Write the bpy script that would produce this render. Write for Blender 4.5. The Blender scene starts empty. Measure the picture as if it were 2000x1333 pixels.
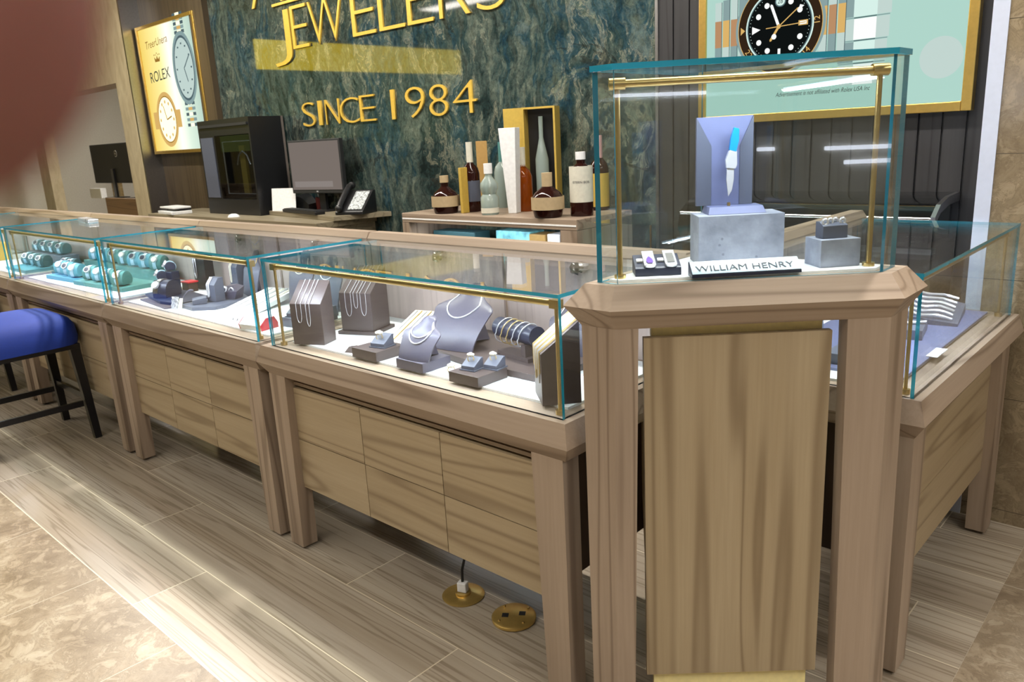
import bpy, bmesh, math, random
from mathutils import Vector, Matrix
random.seed(7)
R = math.radians
col = bpy.context.scene.collection
SC = bpy.context.scene

# ------------------------------------------------------------------ camera model
YAW, PITCH, ROLL, FPX, CAMH = 0.755899, -0.254738, -0.0543006, 1532.28, 1.45
_f = Vector((-math.sin(YAW)*math.cos(PITCH), math.cos(YAW)*math.cos(PITCH), math.sin(PITCH)))
_r = Vector((math.cos(YAW), math.sin(YAW), 0)); _u = _r.cross(_f)
CR = _r*math.cos(ROLL)+_u*math.sin(ROLL); CU = -_r*math.sin(ROLL)+_u*math.cos(ROLL); CF = _f
CO = Vector((0, 0, CAMH))
def ray(px, py): return CF*FPX+CR*(px-1000)-CU*(py-666.5)
def P(px, py, **k):
    """point of the place seen at a pixel of the photograph, on the plane x=, y= or z="""
    (a, v), = k.items(); i = 'xyz'.index(a); d = ray(px, py)
    return CO+d*((v-CO[i])/d[i])

# ------------------------------------------------------------------ materials
def lin(c):
    return tuple((x/255/12.92 if x/255 <= .04045 else ((x/255+.055)/1.055)**2.4) for x in c)+(1,)
class N:
    def __init__(s, name):
        s.m = bpy.data.materials.new(name); s.m.use_nodes = True; s.t = s.m.node_tree; s.t.nodes.clear()
        s.out = s.n('OutputMaterial')
    def n(s, typ, **k):
        x = s.t.nodes.new('ShaderNode'+typ)
        for a, b in k.items():
            if a.startswith('_'): x.inputs[a[1:].replace('_', ' ')].default_value = b
            else: setattr(x, a, b)
        return x
    def l(s, a, b): s.t.links.new(a, b)
    def math(s, op, a, b=None, c=None):
        x = s.n('Math', operation=op)
        for i, v in enumerate((a, b, c)):
            if v is None: continue
            if isinstance(v, (int, float)): x.inputs[i].default_value = v
            else: s.l(v, x.inputs[i])
        return x.outputs[0]
    def coords(s, scale=(1, 1, 1), rot=(0, 0, 0), loc=(0, 0, 0), kind='Object'):
        c = s.n('TexCoord'); m = s.n('Mapping')
        m.inputs['Scale'].default_value = scale; m.inputs['Rotation'].default_value = rot; m.inputs['Location'].default_value = loc
        if kind == 'World':
            g = s.n('NewGeometry'); s.l(g.outputs['Position'], m.inputs[0])
        else: s.l(c.outputs[kind], m.inputs[0])
        return m.outputs[0]
    def noise(s, vec, scale=5, detail=4, rough=.5, dist=0):
        x = s.n('TexNoise', _Scale=scale, _Detail=detail, _Roughness=rough, _Distortion=dist); s.l(vec, x.inputs['Vector'])
        return x.outputs['Fac']
    def ramp(s, fac, stops, interp='LINEAR'):
        x = s.n('ValToRGB'); e = x.color_ramp.elements; x.color_ramp.interpolation = interp
        while len(e) > 1: e.remove(e[-1])
        for i, (p, c) in enumerate(stops):
            q = e[0] if i == 0 else e.new(p)
            q.position = p; q.color = lin(c) if len(c) == 3 else c
        s.l(fac, x.inputs[0]); return x.outputs[0]
    def mix(s, fac, a, b, mode='MIX'):
        x = s.n('Mix', data_type='RGBA', blend_type=mode)
        for i, v in ((0, fac), (6, a), (7, b)):
            if isinstance(v, (int, float)): x.inputs[i].default_value = v
            elif isinstance(v, tuple): x.inputs[i].default_value = lin(v) if len(v) == 3 else v
            else: s.l(v, x.inputs[i])
        return x.outputs[2]
    def bsdf(s, colr, rough=.5, metal=0, spec=.5, bump=None, bstr=.2, bdist=.01, **k):
        b = s.n('BsdfPrincipled')
        if isinstance(colr, tuple): b.inputs['Base Color'].default_value = lin(colr)
        else: s.l(colr, b.inputs['Base Color'])
        if isinstance(rough, (int, float)): b.inputs['Roughness'].default_value = rough
        else: s.l(rough, b.inputs['Roughness'])
        b.inputs['Metallic'].default_value = metal; b.inputs['Specular IOR Level'].default_value = spec
        for a, v in k.items():
            a = a.replace('_', ' ')
            b.inputs[a].default_value = lin(v) if isinstance(v, tuple) and len(v) == 3 else v
        if bump is not None:
            q = s.n('Bump', _Strength=bstr, _Distance=bdist); s.l(bump, q.inputs['Height']); s.l(q.outputs[0], b.inputs['Normal'])
        s.l(b.outputs[0], s.out.inputs[0]); return s.m

def plain(name, c, rough=.5, metal=0, spec=.5, speck=.025, sc=60, **k):
    """solid colour with a slight procedural unevenness"""
    q = N(name); f = q.noise(q.coords(), sc, 3)
    d = tuple(max(0, x*(1-speck)) for x in c); e = tuple(min(255, x*(1+speck)) for x in c)
    return q.bsdf(q.ramp(f, ((.3, d), (.7, e))), rough, metal, spec, **k)
def emit(name, c, s):
    q = N(name); e = q.n('Emission', _Color=lin(c), _Strength=s); q.l(e.outputs[0], q.out.inputs[0]); return q.m
def wood(name, axis, light, mid, dark, rough=.45, ring=30, kind='Object', st=.62, rot=0):
    q = N(name); k = [1.0, 1.0, 1.0]; k['xyz'.index(axis)] = .055
    oi = q.n('ObjectInfo'); v = q.coords((1, 1, 1), (0, 0, rot), kind=kind)
    add = q.n('VectorMath', operation='ADD'); q.l(v, add.inputs[0])
    mu = q.n('VectorMath', operation='SCALE'); q.l(oi.outputs['Random'], mu.inputs['Scale']); mu.inputs[0].default_value = (3.1, 5.7, 4.3)
    q.l(mu.outputs[0], add.inputs[1])
    mp = q.n('Mapping'); mp.inputs['Scale'].default_value = tuple(k); q.l(add.outputs[0], mp.inputs[0]); w = mp.outputs[0]
    broad = q.noise(w, 5, 2, .45, .25)
    rings = q.math('SINE', q.math('MULTIPLY', broad, ring*1.9))
    rings = q.math('MULTIPLY_ADD', rings, .5, .5); rings = q.math('POWER', rings, 8)
    k2 = [40.0, 40.0, 40.0]; k2['xyz'.index(axis)] = 1.2
    mp2 = q.n('Mapping'); mp2.inputs['Scale'].default_value = tuple(k2); q.l(add.outputs[0], mp2.inputs[0])
    fine = q.noise(mp2.outputs[0], 3, 4, .6)
    base = q.ramp(q.noise(w, 9, 4, .6, .3), ((.25, mid), (.75, light)))
    c = q.mix(q.math('MULTIPLY', rings, st), base, dark)
    c = q.mix(q.math('MULTIPLY', fine, .38), c, dark)
    return q.bsdf(c, rough, 0, .4, bump=fine, bstr=.08, bdist=.002)

M = {}
WL, WM, WD = (174, 157, 140), (152, 135, 118), (102, 85, 70)
for a in 'xyz': M['wood_'+a] = wood('brown_wood_'+a, a, WL, WM, WD)
M['wood_d'] = wood('brown_wood_diagonal', 'x', WL, WM, WD, rot=-R(41))
PL, PM, PD = (178, 163, 136), (160, 143, 114), (110, 92, 68)
for a in 'xyz': M['panel_'+a] = wood('beige_wood_'+a, a, PL, PM, PD)
for a in 'xyz': M['olive_'+a] = wood('olive_grey_wood_'+a, a, (150, 142, 120), (132, 122, 102), (100, 90, 72))
M['rear_z'] = wood('pale_grey_wood', 'z', (206, 190, 184), (184, 168, 162), (150, 132, 126), st=.35)
M['darkwood'] = wood('dark_brown_wood', 'z', (70, 50, 40), (56, 40, 32), (34, 24, 20))
M['orange_wood'] = wood('orange_brown_wood', 'z', (150, 88, 34), (128, 72, 26), (84, 44, 18))
M['brass'] = plain('brushed_brass', (205, 178, 118), .28, 1)
M['brass_polished'] = plain('polished_brass', (206, 176, 104), .28, .75)
M['gold'] = plain('gold_letters', (226, 190, 84), .4, .4)
M['gold_frame'] = plain('gold_frame', (214, 180, 100), .3, .9)
M['goldj'] = plain('gold_jewellery', (232, 204, 140), .25, .6)
M['silver'] = plain('silver_jewellery', (226, 228, 234), .22, .55)
M['chrome'] = plain('chrome', (220, 220, 222), .08, 1)
M['steel'] = plain('satin_steel', (170, 170, 172), .3, 1)
M['pearl'] = plain('pale_pearl', (232, 226, 208), .2, 0, .6)
M['taupe'] = plain('taupe_display_leatherette', (72, 62, 62), .42, sc=200)
M['taupe_l'] = plain('grey_display_leatherette', (80, 78, 94), .4, sc=200)
M['slate'] = plain('slate_grey_leatherette', (80, 86, 102), .42, sc=200)
M['teal'] = plain('teal_green_suede', (74, 130, 128), .7, sc=120)
M['teal_l'] = plain('blue_green_suede', (84, 152, 170), .6, sc=120)
M['teal_d'] = plain('dark_teal_suede', (52, 92, 98), .7, sc=120)
M['navy'] = plain('navy_leatherette', (26, 33, 56), .4, sc=160)
M['black'] = plain('black_plastic', (26, 27, 30), .35)
M['blackm'] = plain('matt_black_plastic', (34, 36, 38), .6)
M['blackwood'] = plain('black_lacquered_wood', (16, 16, 20), .3)
M['blueglow'] = plain('royal_blue_velvet', (0, 40, 128), .7, sc=90, Sheen_Weight=.08, Sheen_Tint=(90, 140, 255))
M['white'] = plain('white_plastic', (228, 230, 232), .4)
M['paper'] = plain('white_paper', (236, 238, 240), .7)
M['red'] = plain('red_card', (190, 24, 40), .45)
M['cream'] = plain('cream_lacquer', (240, 228, 168), .5)
M['deck'] = plain('white_display_deck', (236, 240, 244), .5)
M['deckblue'] = plain('blue_grey_display_board', (98, 106, 142), .55)
M['cord'] = plain('black_cable', (20, 20, 22), .5)
M['label'] = plain('tan_paper_label', (176, 156, 122), .7)
M['labelw'] = plain('cream_paper_label', (206, 204, 190), .7)
M['kraft'] = plain('tan_card_box', (170, 136, 78), .6)
M['goldbox'] = plain('gold_card_box', (206, 176, 84), .4, .3)
M['ink'] = plain('dark_ink', (40, 44, 56), .6)
M['inkblue'] = plain('dark_blue_ink', (40, 62, 92), .5)
M['turq'] = plain('turquoise_resin', (20, 130, 200), .25)
M['violet'] = plain('violet_stone', (112, 86, 160), .2)
M['platesilver'] = plain('pale_blue_silver', (176, 206, 224), .35)
M['greyprint'] = plain('grey_button_print', (150, 156, 158), .5, speck=.5, sc=90)
M['darkred'] = plain('dark_red_glaze', (96, 28, 30), .4)
M['icy'] = plain('pale_icy_blue', (120, 190, 214), .3, sc=20, speck=.3)
M['pinkfoil'] = plain('pink_foil', (214, 170, 170), .3, .3)
M['orange_wood2'] = wood('tan_partition_wood', 'x', (150, 118, 80), (132, 102, 68), (100, 76, 50))
M['cabgrey'] = plain('dull_grey_panel', (112, 104, 98), .6)
M['line_led'] = emit('added_light_line', (235, 240, 255), 9)  # glow of the lines added for the tower glass reflections
M['sign_y'] = emit('yellow_lit_sign', (255, 222, 40), 4.5)
M['sign_d'] = emit('dim_green_lit_sign', (150, 160, 90), .8)
M['skin'] = plain('skin', (124, 82, 76), .6, sc=30, Subsurface_Weight=.2)
M['concrete'] = None
q = N('blue_grey_pitted_stone'); c_ = q.coords()
vo = q.n('TexVoronoi', _Scale=38); q.l(c_, vo.inputs['Vector'])
pit = q.math('LESS_THAN', vo.outputs['Distance'], .12)
base = q.ramp(q.noise(c_, 14, 6, .6), ((.3, (112, 118, 132)), (.7, (156, 162, 176))))
M['concrete'] = q.bsdf(q.mix(q.math('MULTIPLY', pit, .55), base, (88, 92, 108)), .6, bump=q.noise(c_, 60, 4), bstr=.25)

def schlick(q):
    g = q.n('NewGeometry'); d = q.n('VectorMath', operation='DOT_PRODUCT'); q.l(g.outputs['Incoming'], d.inputs[0]); q.l(g.outputs['Normal'], d.inputs[1])
    return q.math('MULTIPLY_ADD', q.math('POWER', q.math('SUBTRACT', 1, q.math('ABSOLUTE', d.outputs['Value'])), 5), .96, .04)
def glass(name, tint, refl=1.0):
    q = N(name); t = q.n('BsdfTransparent', _Color=tint); g = q.n('BsdfGlossy', _Color=(1, 1, 1, 1), _Roughness=.0)
    mx = q.n('MixShader'); q.l(q.math('MULTIPLY', schlick(q), refl), mx.inputs[0])
    q.l(t.outputs[0], mx.inputs[1]); q.l(g.outputs[0], mx.inputs[2]); q.l(mx.outputs[0], q.out.inputs[0]); return q.m
M['glass'] = glass('clear_glass', (.965, .99, .985, 1))
M['acrylic'] = glass('clear_acrylic', (.97, .98, .99, 1), .8)
q = N('teal_glass_edge')
M['edge'] = q.bsdf((36, 150, 178), .12, 0, .6, Transmission_Weight=.3, IOR=1.45)
q = N('dark_smoked_glass'); t = q.n('BsdfTransparent', _Color=(.55, .58, .6, 1)); g = q.n('BsdfGlossy', _Color=(1, 1, 1, 1), _Roughness=.02)
mx = q.n('MixShader'); q.l(schlick(q), mx.inputs[0]); q.l(t.outputs[0], mx.inputs[1]); q.l(g.outputs[0], mx.inputs[2]); q.l(mx.outputs[0], q.out.inputs[0])
M['smoked'] = q.m
def liquor(name, c):
    q = N(name); return q.bsdf(c, .05, 0, .6, Transmission_Weight=.55, IOR=1.35)
M['amber'] = liquor('amber_liquor', (150, 70, 10)); M['rum'] = liquor('dark_brown_liquor', (58, 26, 22)); M['clearliq'] = liquor('clear_liquor_glass', (190, 210, 205))
M['led'] = emit('led_strip_light', (215, 228, 255), 14)
M['ceil_led'] = emit('ceiling_lamp_light', (255, 246, 232), 9)
M['screen'] = emit('lit_grey_screen', (150, 138, 130), .6)
M['screenbar'] = emit('lit_screen_bar', (168, 158, 152), .62)

# marble wall
q = N('dark_teal_marble'); c_ = q.coords(kind='World')
wv = q.noise(c_, 1.3, 6, .62, 1.0)
wp = q.n('VectorMath', operation='ADD'); q.l(c_, wp.inputs[0]); nz = q.n('TexNoise', _Scale=2.5, _Detail=5.0); q.l(c_, nz.inputs['Vector'])
sc_ = q.n('VectorMath', operation='SCALE'); q.l(nz.outputs['Color'], sc_.inputs[0]); sc_.inputs['Scale'].default_value = .4; q.l(sc_.outputs[0], wp.inputs[1])
mpp = q.n('Mapping'); mpp.inputs['Rotation'].default_value = (0, .6, 0); mpp.inputs['Scale'].default_value = (1.5, 1, .5); q.l(wp.outputs[0], mpp.inputs[0]); w2 = mpp.outputs[0]
s1 = q.noise(w2, 2.1, 9, .70, .5)
s2 = q.noise(w2, 6.5, 10, .74, .8)
base = q.ramp(s1, ((.30, (14, 24, 27)), (.42, (34, 52, 54)), (.48, (88, 100, 94)), (.53, (48, 70, 72)), (.58, (36, 76, 98)), (.64, (104, 116, 102)), (.75, (46, 50, 42))))
base = q.mix(.45, base, q.ramp(s2, ((.38, (14, 20, 20)), (.5, (60, 80, 78)), (.62, (132, 142, 126)))))
vein = q.math('SUBTRACT', 1, q.math('MINIMUM', 1, q.math('MULTIPLY', q.math('ABSOLUTE', q.math('SUBTRACT', s2, .56)), 55)))
vm = q.math('GREATER_THAN', q.noise(c_, 1.7, 5, .6), .5)
c = q.mix(q.math('MULTIPLY', q.math('MULTIPLY', vein, vm), .55), base, (176, 170, 146))
c = q.mix(q.math('MULTIPLY', q.math('GREATER_THAN', wv, .58), .5), c, (40, 38, 32))
s3 = q.noise(c_, 34, 8, .75, .6)
c = q.mix(.6, c, q.ramp(s3, ((.36, (70, 70, 70)), (.5, (190, 190, 190)), (.66, (255, 255, 250)))), 'MULTIPLY')
M['marble'] = q.bsdf(c, .035, 0, .5)

# stone floor tile / wood look planks / stone wall
def stone(name, cols, tile, origin, kind, rough=.3, grout=(190, 184, 170), rot=0, off=0., gm=.003, axes='xy'):
    q = N(name); c_ = q.coords(kind='World')
    s1 = q.noise(c_, 2.6, 10, .72, 1.2); s2 = q.noise(c_, 13, 10, .76, .9)
    f = q.math('ADD', q.math('MULTIPLY', s1, .55), q.math('MULTIPLY', s2, .45))
    base = q.ramp(f, cols)
    lines = q.math('SUBTRACT', 1, q.math('MINIMUM', 1, q.math('MULTIPLY', q.math('ABSOLUTE', q.math('SUBTRACT', s2, .5)), 30)))
    base = q.mix(q.math('MULTIPLY', lines, .45), base, (86, 72, 56))
    sp = q.n('SeparateXYZ'); q.l(c_, sp.inputs[0]); g = None
    for a, o, st in ((axes[0].upper(), origin[0], tile[0]), (axes[1].upper(), origin[1], tile[1])):
        d = q.math('PINGPONG', q.math('SUBTRACT', sp.outputs[a], o), st/2)
        m_ = q.math('LESS_THAN', d, gm/2); g = m_ if g is None else q.math('MAXIMUM', g, m_)
    return q.bsdf(q.mix(g, base, grout), rough, bump=s2, bstr=.12, bdist=.006)
TAN = ((.28, (84, 74, 60)), (.42, (124, 110, 92)), (.52, (156, 142, 122)), (.64, (180, 170, 152)), (.76, (134, 124, 110)))
M['stone'] = stone('tan_stone_tiles', TAN, (.61, .61), (-2.231, .796), 'World')
M['stonewall'] = stone('brown_stone_wall', ((.28, (86, 76, 60)), (.42, (120, 106, 84)), (.55, (146, 132, 108)), (.7, (170, 158, 136))), (.9, .42), (0, .05), 'World', .15, (92, 84, 70), axes='xz')
q = N('wood_look_plank_tiles'); c_ = q.coords(kind='World')
sp = q.n('SeparateXYZ'); q.l(c_, sp.inputs[0])
row = q.math('FLOOR', q.math('DIVIDE', q.math('SUBTRACT', sp.outputs['Y'], .796), .262))
sh = q.math('MULTIPLY', row, 1.031)
xs = q.math('SUBTRACT', sp.outputs['X'], q.math('ADD', sh, -2.564))
colx = q.math('FLOOR', q.math('DIVIDE', xs, 1.585))
fr_ = q.math('FRACT', q.math('DIVIDE', xs, 1.585)); gx = q.math('LESS_THAN', q.math('ABSOLUTE', q.math('SUBTRACT', fr_, .0012)), .0012)
fy = q.math('FRACT', q.math('DIVIDE', q.math('SUBTRACT', sp.outputs['Y'], .796), .262)); gy = q.math('LESS_THAN', fy, .012)
g = q.math('MAXIMUM', gx, gy)
idv = q.math('ADD', q.math('MULTIPLY', row, 7.3), q.math('MULTIPLY', colx, 3.7))
cm = q.n('CombineXYZ'); q.l(q.math('MULTIPLY', sp.outputs['X'], .028), cm.inputs[0]); q.l(sp.outputs['Y'], cm.inputs[1]); q.l(idv, cm.inputs[2])
n1 = q.noise(cm.outputs[0], 8, 4, .55, .12)
rings = q.math('POWER', q.math('MULTIPLY_ADD', q.math('SINE', q.math('MULTIPLY', n1, 90)), .5, .5), 6)
cm2 = q.n('CombineXYZ'); q.l(q.math('MULTIPLY', sp.outputs['X'], .04), cm2.inputs[0]); q.l(sp.outputs['Y'], cm2.inputs[1]); q.l(idv, cm2.inputs[2])
n2 = q.noise(cm2.outputs[0], 70, 4, .6)
c = q.ramp(q.noise(cm.outputs[0], 8, 4, .6), ((.3, (146, 135, 120)), (.7, (186, 177, 162))))
c = q.mix(q.math('MULTIPLY', rings, .55), c, (106, 92, 76)); c = q.mix(q.math('MULTIPLY', n2, .35), c, (126, 112, 94))
M['planks'] = q.bsdf(q.mix(g, c, (206, 194, 172)), .2, 0, .5, bump=n2, bstr=.03, bdist=.002)
M['slat'] = wood('dark_grey_wood_slats', 'z', (66, 66, 68), (54, 54, 57), (36, 36, 38), .35)
M['slat_l'] = wood('brown_wall_panel_wood', 'z', (92, 80, 62), (78, 66, 50), (54, 44, 34), .4)
M['paint'] = plain('white_painted_plaster', (214, 212, 204), .8)
M['trimwhite'] = plain('pale_blue_white_trim', (196, 206, 228), .35, speck=.01)
q = N('ochre_marble_panel'); c_ = q.coords((1, 1, 3), (0, .5, 0), kind='World')
M['ochre'] = q.bsdf(q.ramp(q.noise(c_, 2.4, 7, .65, 1.5), ((.3, (112, 92, 58)), (.5, (158, 138, 96)), (.7, (186, 170, 128)))), .3)
q = N('banded_stone_column'); c_ = q.coords((2, 2, .7), kind='World')
M['colstone'] = q.bsdf(q.ramp(q.noise(c_, 6, 5, .6, .5), ((.3, (172, 158, 128)), (.7, (206, 194, 166)))), .35)

# ------------------------------------------------------------------ mesh builder
class MB:
    def __init__(s): s.v = []; s.f = []; s.m = []; s.cur = 0
    def mat(s, i): s.cur = i; return s
    def face(s, pts, mi=None):
        b = len(s.v); s.v += [tuple(p) for p in pts]; s.f.append(tuple(range(b, b+len(pts)))); s.m.append(s.cur if mi is None else mi)
    def add(s, vs, fs, mi=None):
        b = len(s.v); s.v += [tuple(p) for p in vs]
        for f in fs: s.f.append(tuple(b+i for i in f)); s.m.append(s.cur if mi is None else mi)
        return s
    def box(s, x0, x1, y0, y1, z0, z1, rz=0, o=(0, 0), mi=None):
        vs = [(x, y, z) for z in (z0, z1) for x, y in ((x0, y0), (x1, y0), (x1, y1), (x0, y1))]
        if rz: c, n = math.cos(rz), math.sin(rz); vs = [(o[0]+(x-o[0])*c-(y-o[1])*n, o[1]+(x-o[0])*n+(y-o[1])*c, z) for x, y, z in vs]
        return s.add(vs, ((0, 3, 2, 1), (4, 5, 6, 7), (0, 1, 5, 4), (1, 2, 6, 5), (2, 3, 7, 6), (3, 0, 4, 7)), mi)
    def loft(s, rings, cap=True, closed=True, mi=None):
        n = len(rings[0]); vs = [p for r in rings for p in r]; fs = []
        for k in range(len(rings)-1):
            for i in range(n if closed else n-1):
                j = (i+1) % n; fs.append((k*n+i, k*n+j, (k+1)*n+j, (k+1)*n+i))
        if cap: fs.append(tuple(range(n-1, -1, -1))); fs.append(tuple((len(rings)-1)*n+i for i in range(n)))
        return s.add(vs, fs, mi)
    def prism(s, poly, z0, z1, mi=None): return s.loft([[(x, y, z0) for x, y in poly], [(x, y, z1) for x, y in poly]], mi=mi)
    def frame(s, p0, p1):
        d = (Vector(p1)-Vector(p0)).normalized(); a = Vector((0, 0, 1)) if abs(d.z) < .9 else Vector((1, 0, 0))
        u = d.cross(a).normalized(); return u, d.cross(u)
    def cyl(s, p0, p1, r, r1=None, n=16, mi=None):
        r1 = r if r1 is None else r1; u, w = s.frame(p0, p1); p0, p1 = Vector(p0), Vector(p1)
        ring = lambda p, q: [p+(u*math.cos(2*math.pi*i/n)+w*math.sin(2*math.pi*i/n))*q for i in range(n)]
        return s.loft([ring(p0, r), ring(p1, r1)], mi=mi)
    def tube(s, pts, r, n=6, closed=False, mi=None):
        pts = [Vector(p) for p in pts]; rings = []; N_ = len(pts); pu = None
        for i, p in enumerate(pts):
            a = pts[(i-1) % N_] if (closed or i > 0) else p; b = pts[(i+1) % N_] if (closed or i < N_-1) else p
            d = (b-a).normalized()
            if pu is None: u = d.cross(Vector((0, 0, 1)) if abs(d.z) < .9 else Vector((1, 0, 0))).normalized()
            else: u = (pu-d*pu.dot(d)).normalized()
            pu = u; w = d.cross(u)
            rings.append([p+(u*math.cos(2*math.pi*k/n)+w*math.sin(2*math.pi*k/n))*r for k in range(n)])
        if closed: rings.append(rings[0])
        return s.loft(rings, cap=not closed, mi=mi)
    def lathe(s, prof, c=(0, 0, 0), n=24, mi=None, mis=None):
        rings = [[(c[0]+r*math.cos(2*math.pi*i/n), c[1]+r*math.sin(2*math.pi*i/n), c[2]+z) for i in range(n)] for r, z in prof]
        if mis is None: return s.loft(rings, mi=mi)
        for k in range(len(rings)-1): s.loft(rings[k:k+2], cap=False, mi=mis[k])
        return s
    def sphere(s, c, r, n=12, mi=None, sc=(1, 1, 1)):
        rings = []
        for k in range(1, n//2+1):
            a = math.pi*k/(n//2+1); rings.append([(c[0]+sc[0]*r*math.sin(a)*math.cos(2*math.pi*i/n), c[1]+sc[1]*r*math.sin(a)*math.sin(2*math.pi*i/n), c[2]-sc[2]*r*math.cos(a)) for i in range(n)])
        return s.loft(rings, mi=mi)
    def build(s, name, mats, parent=None, smooth=False, bevel=0, matrix=None):
        me = bpy.data.meshes.new(name); me.from_pydata(s.v, [], s.f); me.update()
        if isinstance(mats, str): mats = [mats]
        for m in mats: me.materials.append(M[m])
        for p, m in zip(me.polygons, s.m): p.material_index = m
        bm = bmesh.new(); bm.from_mesh(me)
        bmesh.ops.remove_doubles(bm, verts=bm.verts, dist=1e-6)
        bmesh.ops.recalc_face_normals(bm, faces=bm.faces); bm.to_mesh(me); bm.free()
        if smooth:
            for p in me.polygons: p.use_smooth = True
            try: me.set_sharp_from_angle(angle=R(40))
            except Exception: pass
        o = bpy.data.objects.new(name, me); col.objects.link(o)
        if parent: o.parent = parent
        if bevel:
            b = o.modifiers.new('bevel', 'BEVEL'); b.width = bevel; b.segments = 2; b.limit_method = 'ANGLE'; b.harden_normals = False
        return o
LABELS = {}
def tag(o, label, cat, group=None):
    o['label'] = label; o['category'] = cat
    if group: o['group'] = group
    return o
def thing(name, label, cat, loc=(0, 0, 0), rz=0, group=None):
    o = bpy.data.objects.new(name, None); o.empty_display_size = .05; col.objects.link(o)
    o.location = loc; o.rotation_euler = (0, 0, rz); return tag(o, label, cat, group)
def realise(o):
    bpy.context.view_layer.update(); dg = bpy.context.evaluated_depsgraph_get()
    me = bpy.data.meshes.new_from_object(o.evaluated_get(dg)); nm = o.name.split('.')[0]
    n = bpy.data.objects.new(nm, me); mats = [m for m in o.data.materials]
    if not me.materials:
        for m in mats: me.materials.append(m)
    col.objects.link(n); n.parent = o.parent; n.location = o.location; n.rotation_euler = o.rotation_euler; n.scale = o.scale
    cu = o.data; bpy.data.objects.remove(o); bpy.data.curves.remove(cu); return n
def struct(o): o['kind'] = 'structure'; return o
def text(name, body, size, mat, parent, loc, rot, ext=.004, shear=0, align='LEFT', xs=1, off=0):
    c = bpy.data.curves.new(name, 'FONT'); c.body = body; c.size = size; c.extrude = ext; c.shear = shear; c.align_x = align; c.offset = off
    c.resolution_u = 4; c.materials.append(M[mat])
    o = bpy.data.objects.new(name, c); col.objects.link(o); o.location = loc; o.rotation_euler = rot; o.scale = (xs, 1, 1)
    if parent: o.parent = parent
    return o

# ------------------------------------------------------------------ the setting
WY = 3.4
b = MB(); b.box(-14, -.40, .796, 6, -.05, 0, mi=0); b.box(-14, -.40, -6, .796, -.05, 0, mi=1); b.box(-.40, 6, -6, 6, -.05, 0, mi=1)
struct(b.build('floor', ['planks', 'stone']))
b = MB(); b.box(-14, 6, -6, 6, 3.2, 3.25); struct(b.build('ceiling', 'paint'))
# back wall: marble slab, wood around it, slatted panel to the right
b = MB(); b.box(-6.38, -2.155, WY, WY+.06, 0, 3.2); struct(b.build('wall_back', 'marble'))
def slats(x0, x1, y, z0, z1, pitch, mi=0):
    b = MB(); n = max(1, round((x1-x0)/pitch)); w = (x1-x0)/n
    for i in range(n): b.box(x0+i*w+.004, x0+(i+1)*w-.004, y, y+.02, z0, z1)
    b.box(x0, x1, y+.012, y+.06, z0, z1); return b
struct(slats(-2.15, -.3, WY, 0, 3.2, .085).build('wall_back_slatted', 'slat'))
b = MB(); b.box(-2.162, -2.146, WY-.006, WY+.01, 0, 3.2); struct(b.build('trim_1', 'steel'))
b = MB(); b.box(-7.72, -6.38, WY+.02, WY+.08, 0, 3.2); struct(b.build('wall_back_wood', 'slat_l'))
b = MB(); b.box(-6.62, -6.38, WY-.05, WY+.06, 0, 3.2); struct(b.build('trim_2', 'slat_l'))
b = MB(); b.box(-8.05, -7.725, WY-.15, WY+.1, 0, 3.2); b.box(-12.5, -8.05, WY-.15, WY+.1, 2.14, 3.2); struct(b.build('wall_back_opening', ['colstone']))
b = MB(); b.box(-7.725, -7.70, WY-.155, WY+.08, 0, 3.2); struct(b.build('trim_3', 'steel'))
# room behind the opening
b = MB(); b.box(-14, -7.7, 6, 6.1, 0, 3.2); struct(b.build('wall_far', 'paint'))
b = MB(); b.box(-14.1, -14, -6, 6, 0, 3.2); struct(b.build('wall_left', 'paint'))
b = MB(); b.box(-7.84, -7.74, WY+.1, 6, 0, 3.2); struct(b.build('wall_side', 'ochre'))
# stone wall at the right end, pale trim on its edge
b = MB(); b.box(-.63, 6, 3.06, 3.4, 0, 3.2); struct(b.build('wall_right_stone', 'stonewall'))
b = MB(); b.box(-.678, -.63, 3.055, 3.4, 0, 3.2); struct(b.build('trim_4', 'trimwhite'))
b = MB(); b.box(6, 6.1, -6, 3.1, 0, 3.2); struct(b.build('wall_right', 'paint'))
b = MB(); b.box(-14, 6, -6.1, -6, 0, 3.2); struct(b.build('wall_front', 'paint'))

# ------------------------------------------------------------------ showcases
def inset(poly, d):
    n = len(poly); out = []
    for i in range(n):
        p0, p1, p2 = Vector(poly[i-1]), Vector(poly[i]), Vector(poly[(i+1) % n])
        d1 = (p1-p0).normalized(); d2 = (p2-p1).normalized()
        n1 = Vector((-d1.y, d1.x)); n2 = Vector((-d2.y, d2.x))
        k = (n1+n2)/(1+n1.dot(n2)); out.append(tuple(p1+k*d))
    return out
def glass_slab(b, poly_or_box):
    pass
def pane(parent, x0, x1, y0, y1, z0, z1, thin):
    """one sheet of glass: clear faces, teal edges; thin = axis of its thickness"""
    b = MB(); b.box(x0, x1, y0, y1, z0, z1)
    ax = 'xyz'.index(thin); fi = {2: (0, 1), 1: (2, 4), 0: (3, 5)}[ax]
    b.m = [0 if i in fi else 1 for i in range(6)]
    return b.build('glass_pane', ['glass', 'edge'], parent)
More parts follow.
